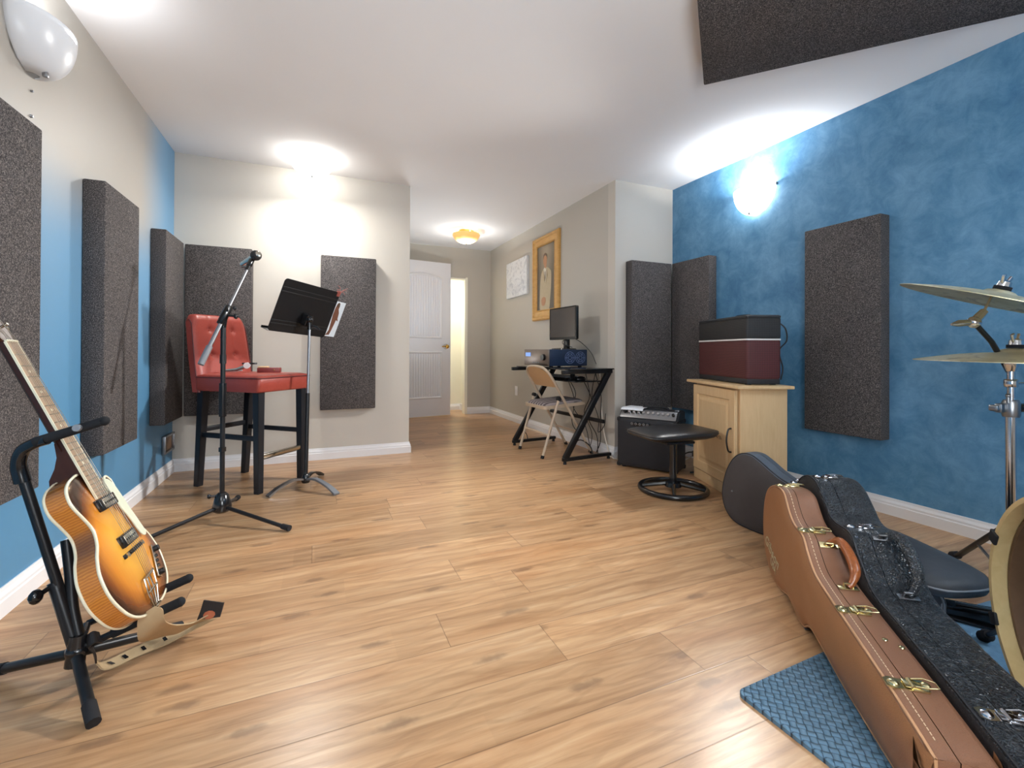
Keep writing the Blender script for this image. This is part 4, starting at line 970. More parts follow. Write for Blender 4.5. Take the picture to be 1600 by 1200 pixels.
# local: +x is the screen normal
mb = MB(); mb.loops([[(px_, py_, 0) for px_, py_, _ in rrect(-.09, .08, -.11, .11, .05, 0, 5)], [(px_, py_, .008) for px_, py_, _ in rrect(-.088, .078, -.108, .108, .05, 0, 5)], [(px_, py_, .014) for px_, py_, _ in rrect(-.06, .03, -.07, .07, .03, 0, 5)]]); mb.done('stand_base', M['blackgloss'], mn)
mb = MB(); mb.box((-.035, 0, .06), (.03, .07, .11), bev=.008); mb.done('stand_neck', M['blackgloss'], mn)
mz = .232
mb = MB(); L = [[(x, y * k, mz + z * k) for y, z, _ in rrect(-.22, .22, -.145, .145, .012, 0, 3)] for x, k in ((.012, 1), (-.012, 1), (-.03, .86), (-.042, .6))]; mb.loops(L); hs = mb.done('housing', M['blackgloss'], mn)
mb = MB(); mb.box((.0125, 0, mz + .006), (.002, .405, .255)); mb.done('screen', M['screen'], mn)
for q, (pts, m) in enumerate([([(2.05, 3.58, .98), (2.0, 3.54, .955), (1.99, 3.50, .93), (2.06, 3.47, .905)], 'cable'), ([(2.07, 3.52, 1.0), (2.12, 3.43, .95), (2.18, 3.36, .86), (2.215, 3.33, .76)], 'cable')]):
    mb = MB(); mb.tube(spline(pts, 5), .003, 6); tag(mb.done('monitor_cable', M[m]), ['thin black cable looping under the monitor', 'black cable running down from the monitor behind the computer'][q], 'cable')
CP = [([(2.15, 3.25, .70), (2.19, 3.22, .5), (2.17, 3.20, .3), (2.2, 3.24, .12), (2.20, 3.3, .006)], .004, 'black cable hanging behind the desk, nearest the wall corner'),
      ([(2.10, 3.35, .62), (2.17, 3.33, .45), (2.12, 3.30, .30), (2.19, 3.28, .15), (2.16, 3.22, .01)], .004, 'black cable looping behind the near diagonal desk leg'),
      ([(2.05, 3.50, .62), (2.10, 3.48, .50), (2.06, 3.45, .38), (2.15, 3.40, .22), (2.19, 3.38, .02)], .0035, 'black cable hanging under the middle of the keyboard tray'),
      ([(2.10, 3.62, .62), (2.16, 3.60, .42), (2.12, 3.57, .22), (2.19, 3.50, .10)], .0035, 'black cable falling behind the folding chair seat'),
      ([(2.16, 3.42, .70), (2.20, 3.41, .48), (2.14, 3.40, .34), (2.18, 3.34, .16), (2.12, 3.30, .012)], .0035, 'thin black cable dangling behind the computer'),
      ([(2.19, 3.30, .70), (2.14, 3.28, .5), (2.20, 3.27, .3), (2.15, 3.20, .20), (2.21, 3.2, .25), (2.215, 3.19, .35)], .0035, 'black cable coiled up behind the desk by the wall corner'),
      ([(1.97, 3.42, .006), (2.06, 3.36, .11), (2.10, 3.25, .08), (2.09, 3.18, .007)], .005, 'black cable arching off the floor behind the near desk foot')]
for pts, r_, lb in CP:
    mb = MB(); mb.tube(spline(pts, 6), r_, 6); tag(mb.done('power_cable', M['cable']), lb, 'cable', 'cables hanging behind the desk')
mb = MB(); mb.tube(spline([(2.21, 3.27, .70), (2.205, 3.24, .45), (2.215, 3.22, .22), (2.215, 3.15, .06), (2.205, 3.06, .006), (2.3, 3.03, .006)], 6), .0055, 8); tag(mb.done('power_cable', M['whitecable']), 'white cable dropping down the hall wall to the floor behind the desk', 'cable', 'cables hanging behind the desk')
mb = MB(); mb.tube(spline([(1.745, 3.86, .16), (1.79, 3.84, .10), (1.80, 3.83, .05)], 5), .004, 6); tag(mb.done('power_cable', M['cable']), 'short black cable end by the far desk foot', 'cable')

# ------------------------------------------------------------------ folding chair
fc = thing('folding_chair', 'beige metal folding chair with striped seat at the computer desk', 'folding chair', (1.67, 3.495, 0), radians(2))
for y in (-.205, .205):
    yb = y * .88
    up_ = [(.475, y, .012), (.25, y, .39), (.10, y, .63)]
    mb = MB(); mb.tube([up_[0], up_[2]], .0115, 10); fr_ = mb.done('front_leg', M['beigemetal'], fc)
    mb = MB(); mb.cyl((.482, y, 0), (.468, y, .025), .0145, n=12); mb.done('foot_cap', M['rubber'], fr_)
    mb = MB(); mb.tube([(.0, y * 1.0, .012), (.145, y * 1.06, .475)], .0115, 10); rl = mb.done('rear_leg', M['beigemetal'], fc)
    mb = MB(); mb.cyl((-.003, y, 0), (.004, y, .025), .0145, n=12); mb.done('foot_cap', M['rubber'], rl)
    mb = MB(); mb.cyl((.145, y * .97, .478), (.145, y * 1.13, .478), .017, n=12); mb.done('pivot', M['rubber'], fc)
hoop = spline([(.10, -.205, .63), (.075, -.20, .67), (.05, -.165, .715), (.038, -.10, .737), (.035, 0, .743), (.038, .10, .737), (.05, .165, .715), (.075, .20, .67), (.10, .205, .63)], 5)
mb = MB(); mb.tube(hoop, .0115, 10); mb.done('back_hoop', M['beigemetal'], fc)
mb = MB(); lo = []
def backp(f, g_, off):
    y = (-.198 + .396 * f); top = .735 - .075 * abs(2 * f - 1) ** 3.0
    z = .570 + (top - .570) * g_; x = .147 - (z - .570) * .66 - .022 * (1 - (2 * f - 1) ** 2) * .8
    return (x + off, y, z)
loops = [[backp(i / 14, 0, o) for i in range(15)] + [backp(1 - i / 14, 1, o) for i in range(15)] for o in (-.003, .003)]
L2 = []
NUc, NVc = 14, 6
gg = {(s_, i, j): mb.bm.verts.new(backp(i / NUc, j / NVc, (-.004, .004)[s_])) for s_ in (0, 1) for i in range(NUc + 1) for j in range(NVc + 1)}
for s_ in (0, 1):
    for i in range(NUc):
        for j in range(NVc): mb.bm.faces.new((gg[s_, i, j], gg[s_, i + 1, j], gg[s_, i + 1, j + 1], gg[s_, i, j + 1]))
rim = [(i, 0) for i in range(NUc)] + [(NUc, j) for j in range(NVc)] + [(i, NVc) for i in range(NUc, 0, -1)] + [(0, j) for j in range(NVc, 0, -1)]
for k in range(len(rim)):
    A, B = rim[k], rim[(k + 1) % len(rim)]; mb.bm.faces.new((gg[0, A[0], A[1]], gg[0, B[0], B[1]], gg[1, B[0], B[1]], gg[1, A[0], A[1]]))
mb.done('backrest', M['tanpanel'], fc, 50)
tiltm = Matrix.Translation((.03, 0, .39)) @ Matrix.Rotation(radians(-4), 4, 'Y')
mb = MB(); mb.loops([[tuple(tiltm @ Vector(p)) for p in rrect(0, .41, -.188, .188, .04, z, 5)] for z in (0, .026)]); mb.done('seat_pan', M['beigemetal'], fc)
mb = MB(); mb.loops([[tuple(tiltm @ Vector((p[0], p[1], z))) for p in rrect(.012 + e, .398 - e, -.176 + e, .176 - e, .05, 0, 5)] for z, e in ((.026, 0), (.036, .002), (.046, .02), (.052, .06))]); mb.done('seat_pad', M['seatpad'], fc, 60)
for x, z, w_ in ((.055, .185, .40), (.37, .185, .40)):
    mb = MB(); mb.tube([(x, -.205, z), (x, .205, z)], .008, 8); mb.done('cross_tube', M['beigemetal'], fc)

# ------------------------------------------------------------------ combo amplifier in the corner
am = thing('combo_amplifier', 'small black combo guitar amplifier with silver knobs in the corner by the cabinet', 'amplifier', (2.329, 2.488, 0), atan2(2.87 - 2.488, 2.098 - 2.329))
# local: x along the front toward the hall, -y... depth goes to local -y
AW, AD, AH = .446, .22, .435
mb = MB(); mb.box((AW / 2, -AD / 2, .012 + .36 / 2), (AW, AD, .36), bev=.012)
mb.hexa([(0.004, -AD + .004, .366), (AW - .004, -AD + .004, .366), (AW - .004, -.012, .366), (.004, -.012, .366)], [(.004, -AD + .004, AH), (AW - .004, -AD + .004, AH), (AW - .004, -.075, AH), (.004, -.075, AH)], .008); mb.done('cabinet_body', M['blacktolex'], am)
mb = MB(); mb.box((AW / 2, .001, .19), (AW - .03, .006, .315), bev=.002); gr = mb.done('speaker_grille', M['blackgrille'], am)
mb = MB(); mb.box((AW / 2 + .03, .006, .335), (.12, .004, .026), bev=.001)
gl = mb.done('badge', M['blackgloss'], gr)
mb = MB()
for k, x in enumerate((.075, .046, .015, -.015, -.042)): mb.lathe([(.004, 0), (.009, 0), (.009, .002), (.004, .002)], 12, mat=Matrix.Translation((AW / 2 + .03 + x, .0075, .335)) @ Matrix.Rotation(radians(-90), 4, 'X'))
mb.done('badge_lettering', M['steel'], gl)
sl = Matrix.Translation((AW / 2, -.040, .404)) @ Matrix.Rotation(radians(-48), 4, 'X')   # sloping face
sl = Matrix.Translation((AW / 2, -.0405, .4035)) @ Matrix.Rotation(atan2(AH - .366, -.063) , 4, 'X')
mb = MB(); mb.box((0, 0, .0), (AW - .03, .075, .006), bev=.001, mat=sl); pn = mb.done('control_panel', M['panelgrey'], am)
sgn = 1 if (sl.to_3x3() @ Vector((0, 0, 1))).y > 0 else -1
for k in range(11):
    x = -.185 + k * .036
    mb = MB(); mb.lathe([(0, 0), (.011, 0), (.0095, .016 * 1), (0, .017)], 14, mat=sl @ Matrix.Scale(sgn, 4, (0, 0, 1)) @ Matrix.Translation((x, -.006 * sgn, .003))); mb.done('control_knob', M['chrome' if k not in (0, 10) else 'blackgloss'], pn)
for x in (.0, AW):
    for y in (0.0, -AD):
        for z in (.022, .36):
            mb = MB(); mb.box((x + (.012 if x == 0 else -.012), y + (-.012 if y == 0 else .012), z), (.03, .03, .03), bev=.008); mb.done('corner_guard', M['rubber'], am)
for x in (.04, AW - .04):
    for y in (-.04, -AD + .04):
        mb = MB(); mb.cyl((x, y, 0), (x, y, .013), .014, n=12); mb.done('foot', M['rubber'], am)
mb = MB(); mb.tube(spline([(AW / 2 - .12, -.14, AH), (AW / 2 - .10, -.14, AH + .016), (AW / 2 + .05, -.14, AH + .016), (AW / 2 + .07, -.14, AH)], 5), .008, 8); mb.done('carry_handle', M['rubber'], am)
mb = MB(); mb.box((.03, -.12, AH + .004), (.03, .05, .012), bev=.004); mb.done('top_latch', M['steel'], am)
amx = am.matrix_basis
apx = lambda x, y, z: Matrix.Translation((2.329, 2.488, 0)) @ Matrix.Rotation(atan2(2.87 - 2.488, 2.098 - 2.329), 4, 'Z') @ Vector((x, y, z))
pp = [(apx(.265, -.205, AH + .006), apx(.425, -.215, AH + .006)), (apx(.265, -.09, AH + .009), apx(.428, -.095, AH + .009)), (apx(.262, -.055, AH + .008), apx(.43, -.06, AH + .008)), (apx(.26, -.030, AH - .006), apx(.432, -.034, AH - .006))]
mb = strip(pp, .0009)
tag(mb.done('paper_sheet', M['paper'], None, 10), 'sheet of white paper draped over the top of the small combo amplifier', 'paper')
for pts, m, r_, lb in (([(2.53, 2.72, .01), (2.6, 2.66, .06), (2.66, 2.6, .12), (2.70, 2.50, .16)], 'whitecable', .004, 'white cable rising behind the small combo amplifier'), ([(2.46, 2.50, .006), (2.52, 2.47, .012), (2.60, 2.44, .006), (2.7, 2.42, .006)], 'cable', .006, 'black plug lead on the floor between the amplifier and the cabinet'), ([(2.55, 2.78, .006), (2.63, 2.68, .10), (2.74, 2.58, .08), (2.80, 2.5, .11)], 'cable', .005, 'black cable running along the baseboard behind the cabinet')):
    mb = MB(); mb.tube(spline(pts, 6), r_, 8); tag(mb.done('floor_cable', M[m]), lb, 'cable')

# ------------------------------------------------------------------ footstool
fs = thing('footstool', 'black leather swivel footstool with ring base in front of the amplifier', 'footstool', (2.05, 2.225, 0), radians(-7))
mb = MB(); mb.tube([(.198 * cos(k * pi / 24), .198 * sin(k * pi / 24), .017) for k in range(48)], .0165, 12, closed=True); mb.done('ring_base', M['blackgloss'], fs)
for a_ in (45, 135, 225, 315):
    d = Vector((cos(radians(a_ + 12)), sin(radians(a_ + 12)), 0)); mb = MB(); mb.tube([d * .19 + Vector((0, 0, .018)), d * .04 + Vector((0, 0, .045))], [.011, .013], 8); mb.done('base_spoke', M['blackgloss'], fs)
mb = MB(); mb.cyl((0, 0, .03), (0, 0, .055), .05, .045, 20); mb.cyl((0, 0, .05), (0, 0, .33), .022, n=16); mb.done('post', M['blackgloss'], fs)
def cush(z0, e, sag):
    out = []
    for p in rrect(-.25 + e, .23 - e, -.17 + e, .17 - e, max(.02, .055 - e * .3), 0, 5):
        out.append((p[0], p[1], z0 + sag * (p[0] / .25) ** 2 - .018 * (p[0] < -.12) * ((-p[0] - .12) / .13)))
    return out
mb = MB(); mb.loops([cush(.322, .075, .03), cush(.328, .045, .028), cush(.343, .012, .022), cush(.362, .0, .016), cush(.378, .004, .010), cush(.390, .03, .006), cush(.396, .07, .002), cush(.398, .11, 0)]); cs = mb.done('cushion', M['blackleather'], fs, 60)
mb = MB(); mb.tube([(p[0], p[1], p[2]) for p in cush(.3775, .0035, .010)], .003, 6, closed=True); mb.done('cushion_seam', M['blackleather'], cs)
mb = MB(); random.seed(5)
for k in range(16):
    y = -.15 + .009 * k; mb.tube([(.222, y, .362), (.232 + random.random() * .008, y + .004, .345 - random.random() * .012)], .0011, 5)
mb.done('torn_fringe', M['blackleather'], cs)
mb = MB(); mb.box((0, 0, .312), (.2, .16, .014), bev=.003); mb.done('mount_plate', M['blackmetal'], fs)

# ------------------------------------------------------------------ maple cabinet and the amplifier on it
uF = Vector((.345, .939, 0)).normalized()
cb = thing('cabinet', 'maple laminate cabinet with raised panel door against the blue wall', 'cabinet', (2.236, 1.911, 0), atan2(uF.y, uF.x))
# local: x along the front away from camera, y = -depth (right of x is -y)
CW, CDp, CH = .553, .30, .658
mb = MB(); mb.box((CW / 2, -CDp / 2 - .009, CH / 2 + .0), (CW, CDp - .018, CH), bev=.002); mb.done('carcass', M['maple'], cb)
mb = MB(); mb.box((CW / 2, -CDp / 2 + .012, CH + .0095), (CW + .115, CDp + .035, .019), bev=.004); mb.done('top', M['maple'], cb)
mb = MB(); x0, x1, z0, z1 = .012, CW - .012, .075, CH - .012
def dl_(d, y): return [(x0 + d, y, z0 + d), (x1 - d, y, z0 + d), (x1 - d, y, z1 - d), (x0 + d, y, z1 - d)]
mb.loops([dl_(0, -.008), dl_(0, .008), dl_(.003, .011), dl_(.058, .011), dl_(.064, .0045), dl_(.078, .0045), dl_(.098, .0105)]); dr = mb.done('door', M['maple'], cb, smooth=False)
mb = MB(); mb.tube(spline([(.045, .011, .42), (.045, .03, .41), (.045, .040, .35), (.045, .03, .29), (.045, .011, .28)], 5), .005, 8); mb.done('handle', M['blackmetal'], dr)
for z in (.16, .55):
    mb = MB(); mb.box((CW - .008, .010, z), (.012, .012, .04), bev=.002); mb.done('hinge', M['blackmetal'], dr)
mb = MB(); mb.box((CW / 2, -.002, .035), (CW - .004, .006, .066), bev=.001); mb.done('plinth', M['maple'], cb)
A0 = Vector((2.236, 1.911, 0)) + uF * .02 + Vector((.939, -.345, 0)) * .068
ba = thing('modeling_amplifier', 'burgundy and black speaker amplifier with white stripe on top of the maple cabinet', 'amplifier', (A0.x, A0.y, CH + .019), atan2(uF.y, uF.x))
BW, BD, BH = .615, .21, .418
mb = MB(); mb.box((BW / 2, -BD / 2, .02), (BW - .01, BD - .01, .03), bev=.004)
for x in (.04, BW - .04):
    for y in (-.03, -BD + .03): mb.cyl((x, y, 0), (x, y, .01), .018)
mb.done('base', M['blacktolex'], ba)
mb = MB(); mb.box((BW / 2, -BD / 2, .15), (BW, BD, .24), bev=.018, seg=3); mb.done('lower_grille', M['redgrille'], ba)
mb = MB(); mb.box((BW / 2, -BD / 2, .335), (BW, BD, .13), bev=.014, seg=3); mb.done('upper_grille', M['topgrille'], ba)
mb = MB(); L = [[(p[0], p[1], z) for p in rrect(-.002, BW + .002, -BD - .002, .002, .016, 0, 4)] for z in (.263, .272)]; mb.loops(L); mb.done('white_stripe', M['white'], ba)
mb = MB(); L = [[(p[0], p[1], z) for p in rrect(e, BW - e, -BD + e, -e, .014, 0, 4)] for z, e in ((.396, -.001), (.406, -.001), (.412, .006))]; mb.loops(L); mb.done('top_panel', M['blacktolex'], ba)
mb = MB(); mb.tube(spline([(.15, -.11, .412), (.17, -.11, .422), (.30, -.11, .424), (.32, -.11, .412)], 5), .007, 8); mb.done('carry_strap', M['blackgloss'], ba)
mb = MB(); mb.tube(spline([(.03, -BD - .002, .37), (.01, -BD - .03, .33), (.008, -BD - .035, .26), (.03, -BD - .004, .2), (.02, -BD - .02, .1), (.03, -BD - .015, .03)], 6), .004, 8); mb.done('power_lead', M['cable'], ba)
# ------------------------------------------------------------------ guitar cases standing on their long edges
def case_thing(name, label, P0, ang, outline, T, seam, mface, mside, mrim, group=None, sub=6):
    t = thing(name, label, 'guitar case', (P0[0], P0[1], 0), ang, group)
    out = [(p.x, p.y) for p in spline([(x, z, 0) for x, z in outline], sub, True)]
    N = len(out); cx = sum(p[0] for p in out) / N; cz = sum(p[1] for p in out) / N
    nr = []
    for i in range(N):
        a_, b_ = out[i - 1], out[(i + 1) % N]; tx, tz = b_[0] - a_[0], b_[1] - a_[1]; l = sqrt(tx * tx + tz * tz) or 1
        nr.append((tz / l, -tx / l))
    area_ = sum(out[i - 1][0] * out[i][1] - out[i][0] * out[i - 1][1] for i in range(N))
    sg = 1 if area_ > 0 else -1
    def lp(d, y): return [(out[i][0] - sg * nr[i][0] * d, y, max(.0015, out[i][1] - sg * nr[i][1] * d)) for i in range(N)]
    mb = MB(); mb.loops([lp(.0, seam - .0008), lp(0, .014), lp(.0025, .006), lp(.008, .001)], False, False); mb.done('lid_side', mside, t, 60)
    mb = MB(); mb.loops([lp(.008, .001), lp(.022, -.004), lp(.045, -.008)], False, True); mb.done('lid_face', mface, t, 60)
    mb = MB(); mb.loops([lp(0, seam + .0008), lp(0, T - .016), lp(.003, T - .007), lp(.010, T)], False, False); mb.done('base_side', mside, t, 60)
    mb = MB(); mb.loops([lp(.010, T), lp(.022, T + .004), lp(.045, T + .008)], False, True); mb.done('base_face', mface, t, 60)
    mb = MB(); mb.tube(lp(.0028, .0045), .0032, 6, closed=True); mb.done('lid_piping', mrim, t, 60)
    mb = MB(); mb.loops([lp(.004, seam - .003), lp(.004, seam + .003)], False, False); mb.done('seam_gap', M['blackgloss'], t, 60)
    def top(s, y, d=0):   # a point on the upper edge at distance s along the case, with the slope there
        best = None
        for i in range(N):
            a_, b_ = out[i], out[(i + 1) % N]
            if (a_[0] - s) * (b_[0] - s) <= 0 and abs(b_[0] - a_[0]) > 1e-7:
                f = (s - a_[0]) / (b_[0] - a_[0]); z = a_[1] + (b_[1] - a_[1]) * f
                if best is None or z > best[0]: best = (z, atan2(b_[1] - a_[1], b_[0] - a_[0]))
        z, an = best
        if cos(an) < 0: an += pi
        return Matrix.Translation((s, y, z + d)) @ Matrix.Rotation(-an, 4, 'Y')
    return t, top, lp
def latch(t, top, s, seam, m, width=.055, ln=.040):
    X = top(s, seam)
    e = thing('latch', None, None); e.parent = t; e.matrix_local = X
    mb = MB(); pl_ = [(.010, -.042), (.016, -.030), (.012, -.010), (.016, 0), (.012, .006), (-.012, .006), (-.016, 0), (-.012, -.010), (-.016, -.030), (-.010, -.042)]
    mb.loops([[(x, y, .0005) for x, y in pl_], [(x, y, .003) for x, y in pl_]]); mb.sphere((0, -.027, .003), .011, 12, (1, 1, .5)); mb.done('latch_plate', m, e)
    mb = MB(); mb.box((0, .018, .003), (.030, .030, .006), bev=.002); mb.tube([(-.012, .004, .006), (.012, .004, .006)], .0045, 8); mb.box((0, .004, .006), (.022, .026, .003), bev=.001); mb.done('latch_body', m, e)
    mb = MB(); mb.tube([(-.010, .008, .009), (-.013, .030, .011), (-.008, .050, .010), (.008, .050, .010), (.013, .030, .011), (.010, .008, .009)], .0016, 6); mb.sphere((0, .030, .007), .009, 10, (1, 1, .5)); mb.done('latch_bail', m, e)
def handle(t, top, s0, s1, y, m, mm, rise=.045, lean=.05, r=.0105):
    A = top(s0, y) @ Vector((0, 0, 0)); B = top(s1, y) @ Vector((0, 0, 0))
    e = thing('handle', None, None); e.parent = t
    u = (B - A); n_ = Vector((0, 0, 1)); w = Vector((0, 1, 0))
    pts = spline([A + Vector((0, 0, .006)), A + u * .02 + n_ * rise * .45 + w * lean * .35, A + u * .16 + n_ * rise * .95 + w * lean * .85, A + u * .5 + n_ * (rise * 1.08) + w * lean, A + u * .84 + n_ * rise * .95 + w * lean * .85, A + u * .98 + n_ * rise * .45 + w * lean * .35, B + Vector((0, 0, .006))], 6)
    N = len(pts); rad = [r * (.72 + .55 * math.exp(-((i / (N - 1) - .5) / .26) ** 4)) for i in range(N)]
    mb = MB(); mb.tube(pts, rad, 12); mb.done('grip', m, e, 60)
    for P_ in (A, B):
        X = top(s0 if P_ is A else s1, y)
        mb = MB(); mb.box((0, 0, .003), (.018, .050, .004), bev=.0015, mat=X); mb.tube([X @ Vector((-.0, -.012, .003)), X @ Vector((0, -.010, .016)), X @ Vector((0, .010, .016)), X @ Vector((0, .012, .003))], .0035, 8); mb.done('handle_mount', mm, e)

AX = Vector((-.62, -.785)); AX.normalize(); N2 = Vector((-AX.y, AX.x)); AN = atan2(AX.y, AX.x)
brown = [(-.259, .18), (-.250, .245), (-.215, .305), (-.165, .342), (-.10, .366), (-.03, .374), (.012, .364), (.045, .335), (.08, .310), (.12, .297), (.16, .296), (.20, .286), (.236, .254), (.285, .222), (.35, .209), (.45, .199), (.60, .186), (.72, .173), (.84, .155), (.855, .14), (.855, .028), (.84, .017), (.72, .0165), (.6, .017), (.47, .021), (.32, .034), (.255, .034), (.205, .007), (.15, .006), (.10, .018), (.06, .026), (.02, .018), (-.04, .003), (-.113, .003), (-.183, .022), (-.229, .064), (-.252, .115)]
P0b = Vector((1.535, 1.12))
bt, btop, blp = case_thing('guitar_case', 'tan brown guitar case with brass latches and chestnut handle, front of the row', P0b, AN, brown, .105, .040, M['browncase'], M['browntop'], M['tanrim'], 'guitar cases standing on edge')
for s_ in (-.075, .165, .455, .695): latch(bt, btop, s_, .040, M['brasspale'])
handle(bt, btop, .215, .352, .066, M['brownhandle'], M['brasspale'], .034, .030, .0115)
mb = MB()
L0 = [btop(-.20 + 1.02 * k / 110, .022, .0006).translation for k in range(111)]
for k in range(0, 110, 1): 
    A, B = L0[k], L0[k + 1]; mb.tube([A + (B - A) * .1, A + (B - A) * .75], .0011, 4)
mb.done('stitching', M['thread'], bt)
for s_, y in ((.555, .062), (.575, .086)):
    mb = MB(); mb.sphere(tuple(btop(s_, y).translation + Vector((0, 0, .0005))), .0065, 12, (1, 1, .5)); mb.done('rivet', M['brasspale'], bt)
for s_, w_ in ((-.07, .05), (.18, .06)):
    mb = MB(); mb.box((s_, .012, .0025), (w_, .016, .005), bev=.002); mb.box((s_, .09, .0025), (w_, .016, .005), bev=.002); mb.done('edge_foot', M['steel'], bt)
# printed maker's name on the lid: script word above block letters
def text_mesh(name, body, size, mat, parent, M4, shear=0, ext=.0006, bold=0):
    c = bpy.data.curves.new(name, 'FONT'); c.body = body; c.size = size; c.extrude = ext; c.shear = shear; c.offset = bold; c.align_x = 'CENTER'
    o = bpy.data.objects.new(name, c); COL.objects.link(o)
    dg = bpy.context.evaluated_depsgraph_get(); me = bpy.data.meshes.new_from_object(o.evaluated_get(dg))
    bpy.data.objects.remove(o); bpy.data.curves.remove(c)
    me.materials.clear(); me.materials.append(mat)
    o = bpy.data.objects.new(name, me); COL.objects.link(o); o.parent = parent; o.matrix_local = M4; return o
LM = lambda s_, z: Matrix.Translation((s_, -.0092, z)) @ Matrix.Rotation(radians(13), 4, 'Y') @ Matrix.Rotation(radians(90), 4, 'X')
text_mesh('lid_lettering', 'Gibson', .060, M['logo'], bt, LM(-.105, .096), .25)
text_mesh('lid_lettering', 'USA', .036, M['logo'], bt, LM(-.082, .056), 0)
black = [(-.300, .20), (-.292, .275), (-.262, .335), (-.215, .375), (-.150, .401), (-.087, .407), (-.038, .393), (-.003, .371), (.031, .346), (.063, .323), (.105, .315), (.163, .320), (.208, .321), (.236, .305), (.262, .276), (.298, .248), (.335, .218), (.384, .203), (.45, .199), (.55, .189), (.65, .183), (.76, .170), (.86, .158), (.875, .14), (.875, .034), (.86, .019), (.76, .019), (.6, .024), (.45, .034), (.32, .036), (.27, .014), (.22, .003), (.17, .006), (.12, .028), (.06, .042), (.01, .026), (-.06, .004), (-.14, .003), (-.22, .020), (-.268, .065), (-.293, .125)]
P0k = P0b + N2 * .122
kt, ktop, klp = case_thing('guitar_case', 'pebbled black guitar case with chrome latches, directly behind the brown case', P0k, AN, black, .150, .050, M['blackface'], M['crackle'], M['blacktolex'], 'guitar cases standing on edge')
for s_ in (-.10, .165, .74): latch(kt, ktop, s_, .050, M['chrome'])
handle(kt, ktop, .225, .362, .080, M['crackle'], M['steel'], .034, .040, .0125)
P0g = (1.945, 1.60)
grey = [(-.158, .135), (-.150, .20), (-.128, .268), (-.092, .328), (-.045, .364), (.012, .371), (.061, .352), (.121, .318), (.172, .294), (.233, .276), (.30, .262), (.40, .25), (.46, .245), (.472, .23), (.472, .10), (.46, .085), (.36, .075), (.26, .055), (.16, .02), (.075, .004), (-.016, .002), (-.084, .012), (-.128, .045), (-.15, .085)]
gc, gtop, glp = case_thing('guitar_case', 'charcoal cloth teardrop guitar case leaning by the maple cabinet, farthest of the row', P0g, -pi / 2, grey, .10, .058, M['greycase'], M['greyside'], M['blacktolex'], 'guitar cases standing on edge')
latch(gc, gtop, .215, .058, M['chrome'])
mb = MB(); mb.sphere((-.085, -.0085, .165), .005, 8); mb.done('rivet', M['steel'], gc)

# ------------------------------------------------------------------ mat, carpet
a0 = Vector((.984, .841, 0)); ux = Vector((1, .035, 0)).normalized(); uy_ = Vector((-.16, -1, 0)).normalized()
fm = thing('foam_mat', 'blue grey woven rubber mat tile on the floor beside the brown case', 'mat', a0, atan2(ux.y, ux.x))
mb = MB(); L = [[(p[0], p[1], z) for p in rrect(e, .375 - e, -.60 + e, -e, .018, 0, 5)] for z, e in ((.0005, 0), (.010, 0), (.0135, .004))]; mb.loops(L); mb.done('mat_tile', M['weave'], fm)
rg = MB(); rg.loops([[(p[0], p[1], z) for p in rrect(0, 1.1, -1.15, 0, .03, 0, 5)] for z in (.0005, .005)])
ro = tag(rg.done('carpet', M['rug']), 'pale blue carpet under the drum kit', 'rug'); ro.location = (1.66, .845, 0); ro.rotation_euler = (0, 0, radians(-4))

# ------------------------------------------------------------------ soft bag and things lying behind the cases
poly = [(2.155, 1.112), (2.10, .955), (2.022, .787), (1.985, .742), (1.943, .728), (1.875, .740), (1.802, .774), (1.785, .84), (1.86, .93), (1.985, 1.035), (2.09, 1.11)]
cxy = Vector((sum(p[0] for p in poly) / len(poly), sum(p[1] for p in poly) / len(poly)))
sp_ = [(p.x, p.y) for p in spline([(x, y, 0) for x, y in poly], 5, True)]
def bl(k, z): return [(cxy.x + (x - cxy.x) * k, cxy.y + (y - cxy.y) * k, z) for x, y in sp_]
gb = thing('gig_bag', 'black nylon instrument bag lying behind the black case near the drum hoop', 'bag', (cxy.x, cxy.y, 0))
mb = MB(); mb.loops([[(x - cxy.x, y - cxy.y, z) for x, y, z in l] for l in (bl(.80, .098), bl(.95, .104), bl(1, .122), bl(1, .138), bl(.96, .152), bl(.8, .162), bl(.4, .168))]); mb.done('bag_body', M['bag'], gb, 60)
mb = MB(); mb.tube([(x - cxy.x, y - cxy.y, .130) for x, y, _ in bl(1.004, 0)], .0035, 6, closed=True); mb.done('bag_zip', M['greyplastic'], gb, 60)
sb = thing('stick_bag', 'rolled black bag on the floor under the nylon bag', 'bag', (1.90, .90, .0))
q0, q1 = Vector((-.04, -.055, .047)), Vector((.10, .11, .047))
mb = MB(); mb.tube(spline([q0 - (q1 - q0) * .03, q0, q0 + (q1 - q0) * .5, q1, q1 + (q1 - q0) * .03], 4), [.02, .036, .044, .046, .046, .046, .046, .046, .046, .046, .046, .046, .046, .046, .046, .036, .02], 16); mb.done('bag_roll', M['bag'], sb, 60)
mb = MB(); mb.tube([(q0.x + .047 * .6 * cos(a_) * .7, q0.y - .047 * cos(a_) * .7, .047 + .047 * sin(a_)) for a_ in [radians(x) for x in range(0, 360, 20)]], .003, 6, closed=True); mb.done('bag_hem', M['greyplastic'], sb)

